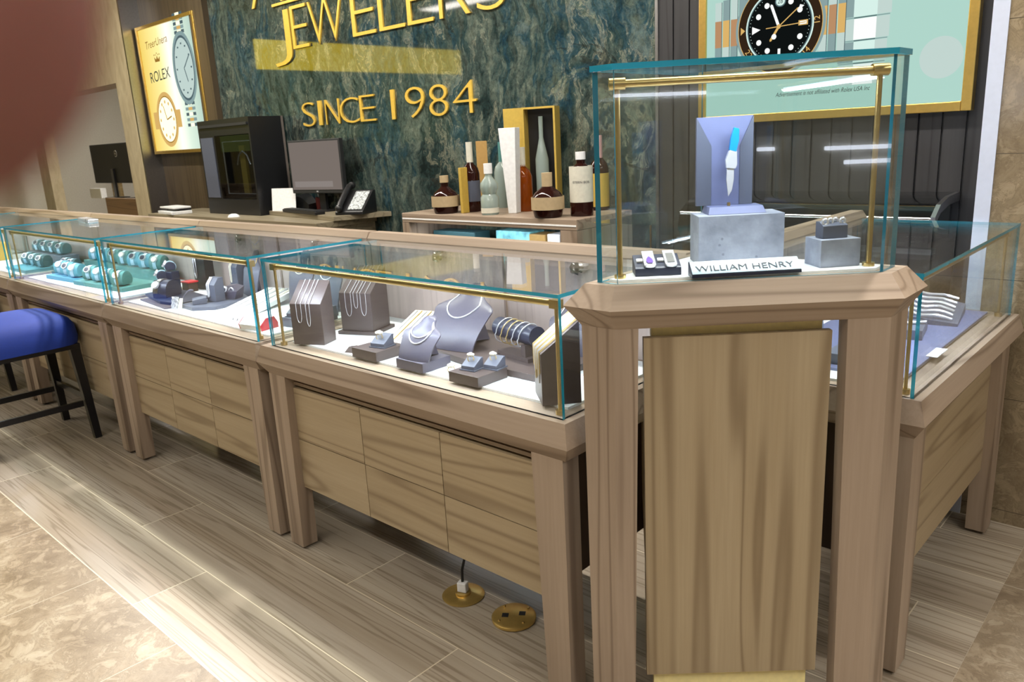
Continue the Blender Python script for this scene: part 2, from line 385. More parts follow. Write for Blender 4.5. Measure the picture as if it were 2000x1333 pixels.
def light_bar(parent, x0, x1, y, zb, zt, r=.0085):
    b = MB()
    b.cyl((x0, y, zt), (x1, y, zt), r, n=20); bar = b.build('light_bar', 'brass', parent, True)
    b = MB(); b.box(x0+.02, x1-.02, y+r*.55, y+r*1.02, zt-r*.9, zt-r*.25); b.build('led_strip', 'led', bar)
    for x in (x0+.012, x1-.012):
        b = MB(); b.cyl((x, y, zb), (x, y, zt-r*.7), .0048, n=14); b.cyl((x, y, zb), (x, y, zb+.012), .0115, n=18)
        b.box(x-.014, x+.014, y-.0105, y+.0105, zt-.0115, zt+.0095); b.build('post', 'brass', parent, True)
    # light given off by the strip
    ld = bpy.data.lights.new('led_light', 'AREA'); ld.shape = 'RECTANGLE'; ld.size = x1-x0-.06; ld.size_y = .012; ld.color = (.80, .87, 1); ld.energy = 4.4*(x1-x0)
    lo = bpy.data.objects.new('led_light', ld); col.objects.link(lo); lo.parent = bar
    lo.location = ((x0+x1)/2, y+r*1.4, zt-r*1.1); lo.rotation_euler = (R(38), 0, 0)
    return lo
def showcase(x0, y0, w, label, rz=0, legs=(.03, .04), seams=3, wa='x', group=None, glassin=(.045, .042), y_end=.6):
    t = thing('jewellery_showcase', label, 'showcase', (x0, y0, 0), rz, group)
    e = .0015; D = y_end
    rect = lambda d, zz, s=0: [(e+d, d+s, zz), (w-e-d, d+s, zz), (w-e-d, D-d, zz), (e+d, D-d, zz)]
    b = MB(); b.loft([rect(.029, .680), rect(0, .724), rect(.017, .783)]); b.build('counter_frame', 'wood_'+wa, t)
    l0, l1 = legs
    for sx, xo in ((1, l0), (-1, w-l1)):
        for fr in (0, 1):
            def ring(wd, z):
                xa, xb = sorted((xo, xo+sx*wd))
                ya, yb = (.029, .029+.062) if fr == 0 else (D-.09, D-.029)
                return [(xa, ya, z), (xb, ya, z), (xb, yb, z), (xa, yb, z)]
            b = MB(); b.loft([ring(.080, .012), ring(.102, .68)]); lg = b.build('leg', 'wood_z', t)
            b = MB(); b.cyl((xo+sx*.04, .06 if fr == 0 else D-.06, 0), (xo+sx*.04, .06 if fr == 0 else D-.06, .012), .014); b.build('foot', 'black', lg)
    xa, xb = l0+.102, w-l1-.102
    b = MB(); b.box(xa-.01, xb+.01, .085, D-.04, .262, .68); b.build('drawer_cabinet', 'darkwood', t)
    b = MB(); b.box(xa-.005, xb+.005, .062, .085, .645, .656); b.build('rail', 'wood_'+wa, t)
    for i in range(seams):
        for k in range(2):
            g = .0016; zz = ((.249, .4385), (.4385, .636))[k]
            u0 = xa+(xb-xa)*i/seams; u1 = xa+(xb-xa)*(i+1)/seams
            b = MB(); b.box(u0+(g if i else -.012), u1-(g if i < seams-1 else -.012), .059, .085, zz[0]+g, zz[1]-g); b.build('drawer_front', 'panel_'+wa, t)
    # glass box
    g0, g1 = glassin; gx0, gx1 = g0, w-g1; yf = .036; zt = 1.082
    pane(t, gx0, gx1, yf, yf+.008, .783, zt, 'y')
    pane(t, gx0, gx0+.008, yf+.009, D-.052, .783, zt, 'x'); pane(t, gx1-.008, gx1, yf+.009, D-.052, .783, zt, 'x')
    pane(t, gx0, gx1, yf-.001, D-.048, zt+.0003, zt+.0093, 'z')
    b = MB(); b.box(gx0+.035, gx1-.035, .10, D-.062, .7832, .790); b.build('display_deck', 'deck', t)
    # rear: rail, stiles, sliding doors with locks
    b = MB(); b.loft([[(.0015, D-.064, 1.078), (w-.0015, D-.064, 1.078), (w-.0015, D-.002, 1.078), (.0015, D-.002, 1.078)],
                      [(.0015, D-.064, 1.094), (w-.0015, D-.064, 1.094), (w-.0015, D-.002, 1.094), (.0015, D-.002, 1.094)],
                      [(.006, D-.05, 1.117), (w-.006, D-.05, 1.117), (w-.006, D-.006, 1.117), (.006, D-.006, 1.117)]]); b.build('top_rail', 'wood_'+wa, t)
    for u in (.002, w-.055):
        b = MB(); b.box(u, u+.053, D-.05, D-.004, .783, 1.0775); b.build('stile', 'wood_z', t)
    for i in (0, 1):
        u0 = .056+(w-.112)*i/2; u1 = .056+(w-.112)*(i+1)/2
        b = MB(); b.box(u0+.001, u1-.001, D-.046+.012*i, D-.036+.012*i, .784, 1.077); d = b.build('sliding_door', 'rear_z', t)
        kx = w*(.295, .735)[i]; ky = D-.046+.012*i
        b = MB(); b.cyl((kx, ky, 1.052), (kx, ky-.022, 1.052), .019, n=20); b.cyl((kx, ky-.018, 1.052), (kx, ky-.03, 1.052), .012, n=20)
        b.tube([(kx-.026, ky-.014, 1.060), (kx-.03, ky-.022, 1.05), (kx-.022, ky-.028, 1.038), (kx+.008, ky-.03, 1.034)], .006); b.build('lock', 'chrome', d, True)
    light_bar(t, gx0+.02, gx1-.02, .066, .7835, 1.062)
    return t
SG = 'glass topped jewellery showcases in the long row'
C3 = showcase(-2.513, 1.334, 1.415, 'glass showcase of necklace busts and chain blocks, right beside the tall corner case', legs=(.027, .04), glassin=(.061, .040), group=SG)
C2 = showcase(-3.925, 1.334, 1.411, 'glass showcase with watch stands and white tray, next left of the necklace showcase', legs=(.03, .05), glassin=(.055, .034), group=SG)
C1 = showcase(-5.385, 1.334, 1.459, 'glass showcase filled with watches on teal pads, behind the blue stool', legs=(.03, .045), glassin=(.055, .022), group=SG)
C0 = showcase(-6.846, 1.334, 1.460, 'leftmost glass showcase cut by the left edge of the photo', legs=(.03, .045), glassin=(.045, .035), group=SG)
CZ = showcase(-8.30, 1.334, 1.451, 'far glass showcase mostly hidden beyond the leftmost row end', legs=(.03, .045), glassin=(.045, .035), group=SG)
CR_ = showcase(-.491, 1.939, 1.108, 'glass showcase on the right side that runs back to the stone wall', rz=R(90), legs=(.03, .045), wa='x', seams=1, glassin=(.028, .05))

# corner tower
A_, B_, C_, D_, E_ = (-1.095, 1.334), (-.965, 1.334), (-.499, 1.742), (-.499, 1.90), (-1.095, 1.90)
FP = [A_, B_, C_, D_, E_]
T = thing('corner_display_tower', 'tall glass corner display case on a wooden stand holding the folding knife', 'showcase', (-.8, 1.6, 0))
To = Vector((-.8, 1.6))
def loc(poly): return [(p[0]+.8, p[1]-1.6) for p in poly]
b = MB(); b.loft([[(x, y, z) for x, y in loc(inset(FP, d))] for d, z in ((.029, 1.030), (0, 1.077), (.036, 1.125))]); b.build('counter_frame', 'wood_d', T)
def Pv(px, py, a, c):
    a = Vector(a); c = Vector(c); n = Vector(((c-a).y, -(c-a).x, 0)); d = ray(px, py)
    return CO+d*((Vector((a.x, a.y, 0))-CO).dot(n)/d.dot(n))
in29 = inset(FP, .029); FB, FC = in29[1], in29[2]
fd = (Vector(FC)-Vector(FB)).normalized(); fn = Vector((-fd.y, fd.x))   # along the front, and inwards
def on(px, py, off=0):
    a = Vector(FB)+fn*off; c = Vector(FC)+fn*off; return Pv(px, py, a, c)
def legtower(top, bot):
    b = MB(); b.loft([[(x, y, .012) for x, y in loc(bot)], [(x, y, 1.03) for x, y in loc(top)]]); b.build('leg', 'wood_z', T)
q0, q0b = on(1247, 645), on(1240, 1333)
tb = Vector(FB)
legtower([(in29[0][0], FB[1]), FB, tuple(q0.xy), tuple((q0.xy+fn*.05)), (in29[0][0], FB[1]+.085)],
         [(in29[0][0]+.004, FB[1]), (FB[0]-.014, FB[1]), tuple(q0b.xy), tuple(q0b.xy+fn*.045), (in29[0][0]+.004, FB[1]+.075)])
q1, q1b, q2b = on(1656, 627), on(1629, 1333), on(1696, 1333)
legtower([tuple(q1.xy), FC, in29[3], (in29[3][0]-.07, in29[3][1]), tuple(q1.xy+fn*.05)],
         [tuple(q1b.xy), tuple(q2b.xy), (q2b.x, in29[3][1]), (q2b.x-.06, in29[3][1]), tuple(q1b.xy+fn*.045)])
b = MB(); b.box(-1.066+.8, -.99+.8, .17, .265, .012, 1.03); b.build('leg', 'wood_z', T)
def slabf(name, l, r, zb, zt, off, th, mat):
    a, c = on(*l, off).xy, on(*r, off).xy
    b = MB(); b.prism(loc([tuple(a), tuple(c), tuple(c+fn*th), tuple(a+fn*th)]), zb, zt); return b.build(name, mat, T)
slabf('front_panel', (1257, 663), (1626, 645), .135, 1.002, .02, .02, 'panel_z')
slabf('backing_panel', (1272, 650), (1606, 633), .04, 1.035, .0405, .02, 'cream')
# deck and glass of the tower
b = MB(); b.prism(loc(inset(FP, .075)), 1.1252, 1.131); b.build('display_deck', 'deck', T)
GP = inset(FP, .056); GI = inset(FP, .064)
for i in range(5):
    j = (i+1) % 5
    a, c, a2, c2 = (Vector(q) for q in (GP[i], GP[j], GI[i], GI[j])); zb, zt = 1.125, 1.571
    pts = loc([tuple(a), tuple(c), tuple(c2), tuple(a2)])
    b = MB(); b.prism(pts, zb+.0003, zt-.0003); b.m = [1 if k in (1, 3) else 0 for k in range(4)]+[1, 1]
    b.build('glass_pane', ['glass', 'edge'], T)
b = MB(); b.prism(loc(inset(FP, .052)), 1.5712, 1.583); b.m = [1]*5+[0, 0]; b.build('glass_top', ['glass', 'edge'], T)
pa, pc = on(1203, 540, .05), on(1718, 515, .05)
def tb_(v, z): return (v[0]+.8, v[1]-1.6, z)
la, lc = Vector((-1.005, 1.43)), Vector((-.597, 1.798))
fd2 = (lc-la).normalized()
b = MB(); b.cyl(tb_(la-fd2*.012, 1.545), tb_(lc+fd2*.012, 1.545), .0085, n=20); bar = b.build('light_bar', 'brass', T, True)
fn2 = Vector((-fd2.y, fd2.x))
b = MB(); a, c = la+fd2*.02+fn2*.005, lc-fd2*.02+fn2*.005
b.prism(loc([tuple(a), tuple(c), tuple(c+fn2*.004), tuple(a+fn2*.004)]), 1.537, 1.543); b.build('led_strip', 'led', bar)
for v in (la, lc):
    b = MB(); b.cyl(tb_(v, 1.1255), tb_(v, 1.54), .0058, n=16); b.cyl(tb_(v, 1.1255), tb_(v, 1.139), .013, n=20)
    e1, e2 = v-fd2*.017, v+fd2*.017
    b.cyl(tb_(e1, 1.545), tb_(e2, 1.545), .0125, n=20); b.build('post', 'brass', T, True)
ld = bpy.data.lights.new('led_light', 'AREA'); ld.shape = 'RECTANGLE'; ld.size = .5; ld.size_y = .012; ld.color = (.80, .87, 1); ld.energy = 2.6
lo = bpy.data.objects.new('led_light', ld); col.objects.link(lo); lo.parent = bar
mid_ = (la+lc)/2+fn2*.013; lo.location = tb_(mid_, 1.535); lo.rotation_euler = (R(30), 0, math.atan2(fd2.y, fd2.x))

# ------------------------------------------------------------------ small builders
DZ = .7902
V = Vector
def ang(a, c): return math.atan2(c[1]-a[1], c[0]-a[0])
def slant_block(name, label, cat, p0, rz, w, d, h0, h1, z0, mat, group=None, cut=1.0, base=None):
    """display block: upright front of height h0, top sloping up to h1 at the back; p0 = front left foot"""
    t = thing(name, label, cat, (p0[0], p0[1], z0), rz, group)
    hb = 0
    if base:
        b = MB(); b.box(-.012, w+.012, -.012, d+.012, 0, base); b.build('base', mat, t, bevel=.0015); hb = base+.0003
    b = MB(); pr = [(0, hb), (0, h0), (d*cut, h1)]+([(d, h1)] if cut < 1 else [])+[(d, hb)]
    b.loft([[(x, y, z) for y, z in pr] for x in (0, w)]); b.build('block', mat, t, bevel=.0015)
    return t
def riser(label, p0, rz, w, d, h, mat, z0=DZ, group=None, name='display_riser'):
    t = thing(name, label, 'display riser', (p0[0], p0[1], z0), rz, group)
    b = MB(); b.box(0, w, 0, d, 0, h); b.build('riser_block', mat, t, bevel=.0012); return t
def loop(name, label, cat, parent_t, pts, r, mat, group=None, closed=False, smooth=True):
    """a chain or band, given in the coordinates of the thing it hangs on"""
    b = MB(); mw = Matrix.Translation(parent_t.location) @ Matrix.Rotation(parent_t.rotation_euler.z, 4, 'Z')
    pw = [mw @ V(p) for p in pts]; c = sum(pw, V((0, 0, 0)))/len(pw); c.z = min(p.z for p in pw)
    b.tube([p-c for p in pw], r, 6, closed); o = b.build(name, mat, None, smooth); o.location = c
    return tag(o, label, cat, group)
def drape(t, w, d, h0, h1, x0, x1, low, name_label, group, r=.0012, mat='silver', cut=1.0):
    f = lambda x, v: (x, -.0016 if v < 1 else -.0016+(v-1)*d*cut, (h0-(1-v)*low) if v < 1 else h0+(v-1)*(h1-h0)+.0018)
    pts = [f(x0, 1+k/5) for k in range(5, -1, -1)]
    n = 9
    for k in range(n+1):
        a = math.pi*k/n; u = (1-math.cos(a))/2
        pts.append((x0+(x1-x0)*u, -.0018, h0-.004-low*(.55+.45*math.sin(a))))
    pts += [f(x1, 1+k/5) for k in range(0, 6)]
    return loop('necklace_chain', name_label, 'necklace', t, pts, r, mat, group)
def ring_on(px_loc, z, rz, label, stone='goldj', r=.0095, tilt=20, big=1.0, group=None):
    t = thing('finger_ring', label, 'ring', (px_loc[0], px_loc[1], z), rz, group)
    pts = [(0, r*math.sin(a)*math.sin(R(tilt)), r*(1+math.cos(a))) for a in ()]
    b = MB(); b.tube([(r*math.sin(a), 0, r*1.0-r*math.cos(a)) for a in [2*math.pi*k/20 for k in range(20)]], .0014, 6, True); b.build('band', 'goldj', t, True)
    b = MB(); b.sphere((0, 0, 2*r+.003), .0052*big, 10)
    for k in range(5):
        a = 2*math.pi*k/5; b.sphere((.0055*big*math.cos(a), .0035*big*math.sin(a), 2*r+.0035), .003*big, 8)
    b.build('jewel_setting', stone, t, True); return t
def ring_stand(label, p, z, rz, w=.05, d=.045, h0=.012, h1=.032, mat='slate', group=None):
    t = thing('ring_stand', label, 'ring stand', (p[0], p[1], z), rz, group)
    b = MB(); b.box(-w/2-.004, w/2+.004, -d/2-.004, d/2+.004, 0, .003); b.build('base', mat, t)
    b = MB(); pr = [(-d/2, .0031), (-d/2, h0), (d*.3, h1), (d/2, h1), (d/2, .0031)]
    b.loft([[(x, y, zz) for y, zz in pr] for x in (-w/2, w/2)]); b.build('block', mat, t, bevel=.001); return t
def bust(label, p, z, rz, w, h, mat='taupe_l', lean=.45, group=None, foot=True):
    t = thing('necklace_bust', label, 'necklace display bust', (p[0], p[1], z), rz, group)
    nu, nv = 16, 22; th = .006
    def half(v):
        if v < .60: return w/2*(.84+.18*(v/.60)**1.6)
        if v < .82: q = (v-.60)/.22; q = q*q*(3-2*q); return w/2*(1.02-.62*q)
        q = (v-.82)/.18; return w/2*(.40*math.sqrt(max(.02, 1-.93*q*q)))
    def S(u, v, o=0.0):
        x = half(v)*u
        y = lean*h*(v**1.35)*.9-(.10*w)*(1-u*u)*(.6+.4*v)+(.05*h if v > .84 else .05*h*max(0, (v-.58)/.26))+o
        zz = h*(1-(1-v)**1.15*1.0)*.98 if False else h*v
        if v > .95: zz -= .10*w*(1-abs(u))**0*0
        return (x, y, zz)
    b = MB(); vs = []; fs = []
    for o in (0, th):
        for j in range(nv+1):
            for i in range(nu+1): vs.append(S(-1+2*i/nu, j/nv, o))
    K = (nu+1)*(nv+1); W_ = nu+1
    for j in range(nv):
        for i in range(nu):
            a = j*W_+i; fs.append((a, a+1, a+W_+1, a+W_)); fs.append((K+a, K+a+W_, K+a+W_+1, K+a+1))
    for j in range(nv):
        for i in (0, nu): a = j*W_+i; fs.append((a, a+W_, K+a+W_, K+a))
    for i in range(nu):
        for j in (0, nv): a = j*W_+i; fs.append((a, a+1, K+a+1, K+a))
    b.add(vs, fs); b.build('bust_panel', mat, t, True)
    b = MB(); b.loft([[(-w*.16, lean*h*.5+th, h*.05), (w*.16, lean*h*.5+th, h*.05), (w*.1, lean*h*.55+th+.006, h*.6), (-w*.1, lean*h*.55+th+.006, h*.6)],
                      [(-w*.16, lean*h*.9, 0), (w*.16, lean*h*.9, 0), (w*.1, lean*h*.75, h*.6), (-w*.1, lean*h*.75, h*.6)]]); b.build('prop', mat, t)
    t['_w'] = w; t['_h'] = h
    def neck(low, top=.86, spread=.92, lab='', r=.0018, mat_='silver', grp=None, pend=False):
        pts = []
        n = 16
        for k in range(n+1):
            a = math.pi*k/n; u = -math.cos(a)
            v = top-(top-low)*math.sin(a)**.8
            s = S(u*spread if abs(u) > .99 else u*spread*min(1, .52*w/2/half(v)*1.25+.0), v)
            pts.append((s[0], s[1]-.0022, s[2]))
        return loop('necklace_chain', lab, 'necklace', t, pts, r, mat_, grp)
    return t, neck
def watch(p, z, rz, label, ci, group, cush='teal_l', r=.032, w=.055, strap='platesilver', dial='navy', cgroup='round watch cushions'):
    c = thing('watch_cushion', 'rounded '+ci, 'watch cushion', (p[0], p[1], z), rz, cgroup)
    b = MB(); n = 20; prof = [(math.cos(R(a))*r, math.sin(R(a))*r+r*.75) for a in [-40+260*k/n for k in range(n+1)]]
    pr = [(y, max(zz, 0)) for y, zz in prof]
    b.loft([[(x, y, zz) for y, zz in pr] for x in (-w/2, w/2)]); b.build('cushion', cush, c, True, bevel=.002)
    t = thing('wristwatch', label, 'wristwatch', (p[0], p[1], z), rz, group)
    b = MB(); sw = .010; ro, ri = r+.0035, r+.0006
    A = [-30+240*k/24 for k in range(25)]
    b.loft([[(x, rr*math.cos(R(a)), rr*math.sin(R(a))+r*.75) for x, rr in ((-sw, ri), (sw, ri), (sw, ro), (-sw, ro))] for a in A]); b.build('strap', strap, t, True)
    ca = R(145); d = V((0, math.cos(ca), math.sin(ca))); c0 = V((0, 0, r*.75))+d*(r+.0025); 
    b = MB(); b.cyl(c0, c0+d*.008, .0185, .017, 20); wc = b.build('watch_case', 'silver' if strap != 'goldj' else 'goldj', t, True)
    b = MB(); b.cyl(c0+d*.0081, c0+d*.0086, .014, n=18); b.build('dial', dial, wc)
    return t

# ------------------------------------------------------------------ necklace case (next to the tower)
a = (-2.371, 1.410); rz = ang(a, (-2.262, 1.46))
G_BL = 'slanted blocks hung with chains'
t = slant_block('chain_display_block', 'dark brown slanted block with two fine chains, at the left end of the necklace case', 'display block', a, rz, .122, .078, .144, .214, DZ, 'taupe', G_BL)
for i, (x0, x1, low, s) in enumerate(((.026, .045, .062, 'left'), (.064, .078, .074, 'right'))):
    drape(t, .122, .078, .144, .214, x0, x1, low, 'thin silver chain, the %s one on the front-left brown block' % s, 'fine chains on the slanted blocks')
a = (-2.350, 1.600); rz2 = ang(a, (-2.222, 1.648))
t = slant_block('chain_display_block', 'brown slanted block with three fine chains, standing behind the first block', 'display block', a, rz2, .132, .115, .150, .232, DZ, 'taupe', G_BL, base=.012)
for i, (x0, x1, low, s) in enumerate(((.026, .050, .080, 'left'), (.062, .078, .050, 'middle'), (.090, .112, .076, 'right'))):
    drape(t, .132, .115, .150, .232, x0, x1, low, 'thin silver chain, the %s of three on the rear brown block' % s, 'fine chains on the slanted blocks')
b = MB(); b.loft([[(-.02, -.012, 0), (.02, -.012, 0), (.02, .012, 0), (-.02, .012, 0)], [(-.008, .0, .018), (.02, .0, .022), (.02, .012, .022), (-.008, .012, .018)]])
e = b.build('earring_holder', 'taupe', None, bevel=.001); q = P(686, 688, z=DZ); e.location = q; e.rotation_euler.z = .3; tag(e, 'tiny dark earring holder lying left of the single ring riser', 'earring holder')
riser('square brown riser holding a single gold flower ring', (-2.052, 1.4235), 0, .125, .118, .032, 'taupe')
ring_stand('slanted grey ring stand under the gold flower ring', (-1.972, 1.487), DZ+.0325, .2, .056, .05, .014, .038)
ring_on((-1.975, 1.480), DZ+.0535, .5, 'gold flower ring on the single riser, left of the small bust', 'pearl', .0105, big=1.7)
riser('brown box riser under the small curved necklace bust', (-1.829, 1.4235), 0, .122, .112, .030, 'taupe_l')
t, nk = bust('small curved grey bust with two silver chains on a box riser', (-1.765, 1.438), DZ+.0305, R(4), .150, .118, lean=.80)
nk(.40, r=.0023, lab='outer silver chain on the small necklace bust', grp='chains on the small bust'); nk(.54, r=.0020, lab='inner silver chain on the small necklace bust', grp='chains on the small bust')
t, nk = bust('large curved grey bust with one silver chain in the middle of the necklace case', (-1.790, 1.605), DZ+.0215, R(4), .235, .185, lean=.95)
nk(.50, lab='single silver chain on the large necklace bust', r=.0026)
def slab(name, label, cat, corners, z0, h, mat, group=None):
    """a low flat piece lying at the given four corners"""
    c = sum((V(q).to_2d() for q in corners), V((0, 0)))/len(corners)
    b = MB(); b.prism([(q[0]-c.x, q[1]-c.y) for q in corners], 0, h); o = b.build(name, mat, None, bevel=.001); o.location = (c.x, c.y, z0)
    return tag(o, label, cat, group)
slab('display_platform', 'low wide brown platform under the large bust and bracelet roll', 'display platform', [(-1.94, 1.60), (-1.62, 1.545), (-1.335, 1.545), (-1.335, 1.86), (-1.94, 1.86)], DZ, .020, 'taupe')
# striped chain tray leaning behind the small bust
t = thing('chain_tray', 'tilted cream tray with rows of chains behind the small bust', 'jewellery tray', (-2.085, 1.575, DZ), R(14))
b = MB(); b.loft([[(0, 0, 0), (.13, 0, 0), (.13, .20, .06), (0, .20, .06)], [(0, 0, .012), (.13, 0, .012), (.13, .20, .078), (0, .20, .078)]]); b.build('tray', 'labelw', t)
for i in range(6):
    x = .014+i*.020; b = MB(); b.tube([(x, .008, .0158), (x, .192, .0777)], .0022); b.build('chain_row', 'goldj' if i % 2 else 'silver', t, True)
riser('square brown riser with two ring stands at the case front', (-1.589, 1.4175), 0, .117, .118, .030, 'taupe')
for q, s in (((-1.545, 1.470), 'left'), ((-1.498, 1.512), 'right')):
    ring_stand('slanted grey ring stand, the %s one on the two-ring riser' % s, q, DZ+.0305, .15, .046, .044, .013, .032, group='ring stands on the two-ring riser')
    ring_on((q[0]-.002, q[1]-.002), DZ+.051, .5, 'pale gold ring on the %s stand of the two-ring riser' % s, 'pearl', .009, big=1.4)
ring_on((-1.64, 1.475), DZ+.0006, .9, 'pale cluster ring lying left of the two-ring riser', 'pearl', .010, big=1.6)
# bracelet roll
t = thing('bracelet_stand', 'dark blue cylinder bracelet stand on a brown post', 'bracelet stand', (-1.535, 1.665, DZ+.0205), R(-12))
b = MB(); b.cyl((-.105, 0, .076), (.085, 0, .076), .030, n=28); b.build('roll', 'navy', t, True)
b = MB(); b.box(.035, .055, -.024, .024, .0125, .048); b.build('post', 'taupe', t); b = MB(); b.box(-.08, .075, -.03, .03, 0, .012); b.build('base', 'taupe', t)
for i, (x, s) in enumerate(((-.075, 'first'), (-.048, 'second'), (-.018, 'third'), (.010, 'fourth'), (.040, 'fifth'))):
    pts = [(x+.014*math.sin(a_), (.0335+(.006 if math.sin(a_) < -.3 else 0))*math.cos(a_), .076+(.0335+(.012 if math.sin(a_) < -.5 else 0))*math.sin(a_)) for a_ in [2*math.pi*k/28 for k in range(28)]]
    loop('bracelet', '%s bracelet from the left on the dark blue roll' % s, 'bracelet', t, pts, .0018, 'goldj' if i in (1, 2) else 'silver', 'bracelets on the dark blue roll', True)
# right hand slanted block with many chains
a = (-1.318, 1.478); rz = R(-40)
t = slant_block('chain_display_block', 'tall dark block draped with many gold chains, touching the right end of the case', 'display block', a, rz, .115, .10, .135, .215, DZ, 'taupe', G_BL)
for i in range(7): drape(t, .115, .10, .135, .215, .006+i*.0150, .014+i*.0150, .05+.014*(i % 3), '%s fine chain from the left on the tall right-hand block' % ('first', 'second', 'third', 'fourth', 'fifth', 'sixth', 'seventh')[i], 'fine chains on the right-hand block', .0013, 'silver' if i % 2 else 'goldj')
t, nk = bust('pale grey bust with thin chain at the back right of the necklace case', (-1.43, 1.750), DZ, R(8), .15, .19, 'taupe_l', .4)
nk(.5, lab='thin chain on the back right bust')
slab('acrylic_price_card', 'clear acrylic card lying by the back right bust', 'card', [(-1.34, 1.66), (-1.30, 1.66), (-1.30, 1.72), (-1.34, 1.72)], DZ, .006, 'acrylic')

# ------------------------------------------------------------------ watch and pendant case
slab('display_tray', 'flat charcoal tray at the front left of the middle case', 'display tray', [(-3.80, 1.475), (-3.46, 1.44), (-3.44, 1.50), (-3.78, 1.62)], DZ, .006, 'taupe')
slab('display_tray', 'navy tray carrying the dark watch stands', 'display tray', [(-3.855, 1.525), (-3.58, 1.475), (-3.44, 1.495), (-3.44, 1.66), (-3.72, 1.68), (-3.86, 1.66)], DZ+.0065, .012, 'navy')
zt_ = DZ+.019
t = thing('watch_stand', 'tall navy stepped watch stand in the middle case', 'watch stand', (-3.785, 1.605, zt_), R(10))
b = MB(); b.box(-.05, .05, -.035, .045, 0, .06); b.build('base', 'navy', t, bevel=.004)
b = MB(); b.box(-.032, .05, .0, .045, .0605, .10); b.build('step', 'navy', t, bevel=.004)
for i, (x, y, z, s) in enumerate(((-.02, -.005, .062, 'lower'), (.012, .025, .103, 'upper'))):
    w_ = V((-3.785, 1.605, zt_))+Matrix.Rotation(R(10), 3, 'Z') @ V((x, y, z))
    watch(w_, w_.z, R(-20), 'steel watch on the %s step of the navy stand' % s, 'navy cushion on the %s step of the navy stand' % s, 'watches on the navy stand', 'navy', .024, .045)
t = thing('watch_stand', 'black D shaped stand holding a large steel watch', 'watch stand', (-3.675, 1.555, zt_), R(28))
b = MB(); n = 22; pr = [(-.055, 0)]+[(-.055*math.cos(R(180*k/n)), .022+.055*math.sin(R(180*k/n))) for k in range(n+1)]+[(.055, 0)]
b.loft([[(y, x, z) for x, z in pr] for y in (-.035, .035)]); b.build('stand_body', 'navy', t, True)
w_ = thing('wristwatch', 'large steel chronograph watch on the black D shaped stand', 'wristwatch', (-3.675, 1.555, zt_), R(28))
b = MB(); b.loft([[(yy, -rr*math.cos(R(q_)), .022+rr*math.sin(R(q_))) for yy, rr in ((-.030, .0557), (-.006, .0557), (-.006, .060), (-.030, .060))] for q_ in range(0, 131, 8)]); b.build('strap', 'steel', w_, True)
b = MB(); cc = V((-.018, -.0605*math.cos(R(38)), .022+.0605*math.sin(R(38)))); dd = V((0, -math.cos(R(38)), math.sin(R(38)))); b.cyl(cc, cc+dd*.009, .019, .0175, 22); wc = b.build('watch_case', 'silver', w_, True)
b = MB(); b.cyl(cc+dd*.0091, cc+dd*.0096, .014, n=20); b.build('dial', 'pearl', wc)
# mesh bracelet over a pale card
q = P(343, 604, z=DZ)
t = thing('bracelet_card', 'silver mesh bracelet card leaning at the front edge of the middle case', 'bracelet', (q.x, q.y, DZ), R(20))
b = MB()
for i in range(5): b.tube([(-.018+i*.008+.002*math.sin(k*1.7+i), -.004+.0015*k, .003+.012*k*.42+.0*i) for k in range(11)], .003)
b.build('mesh', 'silver', t, True)
b = MB(); b.loft([[(.018, -.006, 0), (.040, -.006, 0), (.040, -.003, 0), (.018, -.003, 0)], [(.014, .016, .045), (.034, .016, .045), (.034, .019, .045), (.014, .019, .045)]]); b.build('card', 'labelw', t)
slab('display_platform', 'rounded slate platform with bracelet stands in the middle case', 'display platform', [(-3.43, 1.50), (-3.30, 1.49), (-3.22, 1.56), (-3.24, 1.74), (-3.43, 1.80)], DZ, .016, 'slate')
t = slant_block('bracelet_ramp', 'grey ramp with a pale bracelet, on the slate platform', 'bracelet ramp', (-3.405, 1.545), R(-25), .07, .06, .02, .028, DZ+.0165, 'slate')
b = MB(); b.loft([[(-.012-.0*k, .03*0+.0, 0)] for k in ()]) if False else None
t = thing('bracelet_holder', 'arched grey bracelet holder beside the silver mesh card', 'bracelet holder', (-3.425, 1.50, DZ+.0165), R(62))
b = MB(); b.loft([[(.0+.06*k/10, yy, .004+.05*math.sin(math.pi*k/10*.62)+tt) for yy, tt in ((0, 0), (.026, 0), (.026, .004), (0, .004))] for k in range(11)]); b.build('arch', 'taupe_l', t, True)
t = slant_block('bracelet_tower', 'upright slate block with a pave bracelet down its front', 'display block', (-3.37, 1.60), R(8), .062, .05, .075, .105, DZ+.0165, 'slate', None, .5)
drape(t, .062, .05, .075, .105, .010, .022, .05, 'pave diamond bracelet down the slate block', None, .0035, 'silver', .5)
t = slant_block('pendant_panel', 'tall black pendant panel at the back of the middle case', 'pendant display', (-3.845, 1.775), R(5), .105, .05, .15, .19, DZ, 'black', None, .5)
drape(t, .105, .05, .15, .19, .012, .03, .09, 'dark pendant chain on the tall black panel', None, .003, 'steel', .5)
t = thing('ring_box', 'small dark red topped ring box before the black panel', 'ring box', (-3.80, 1.725, DZ), R(5))
b = MB(); b.box(-.03, .03, -.025, .025, 0, .045); b.build('box_body', 'darkwood', t, bevel=.002); b = MB(); b.box(-.034, .034, -.029, .029, .0453, .052); b.build('box_lid', 'red', t, bevel=.001)
t = slant_block('pendant_panel', 'narrow slate pendant wedge in the middle case', 'pendant display', (-3.53, 1.80), R(5), .065, .06, .13, .17, DZ, 'slate', None, .4)
drape(t, .065, .06, .13, .17, .01, .02, .07, 'pearl drop pendant on the narrow slate wedge', None, .0025, 'pearl', .4)
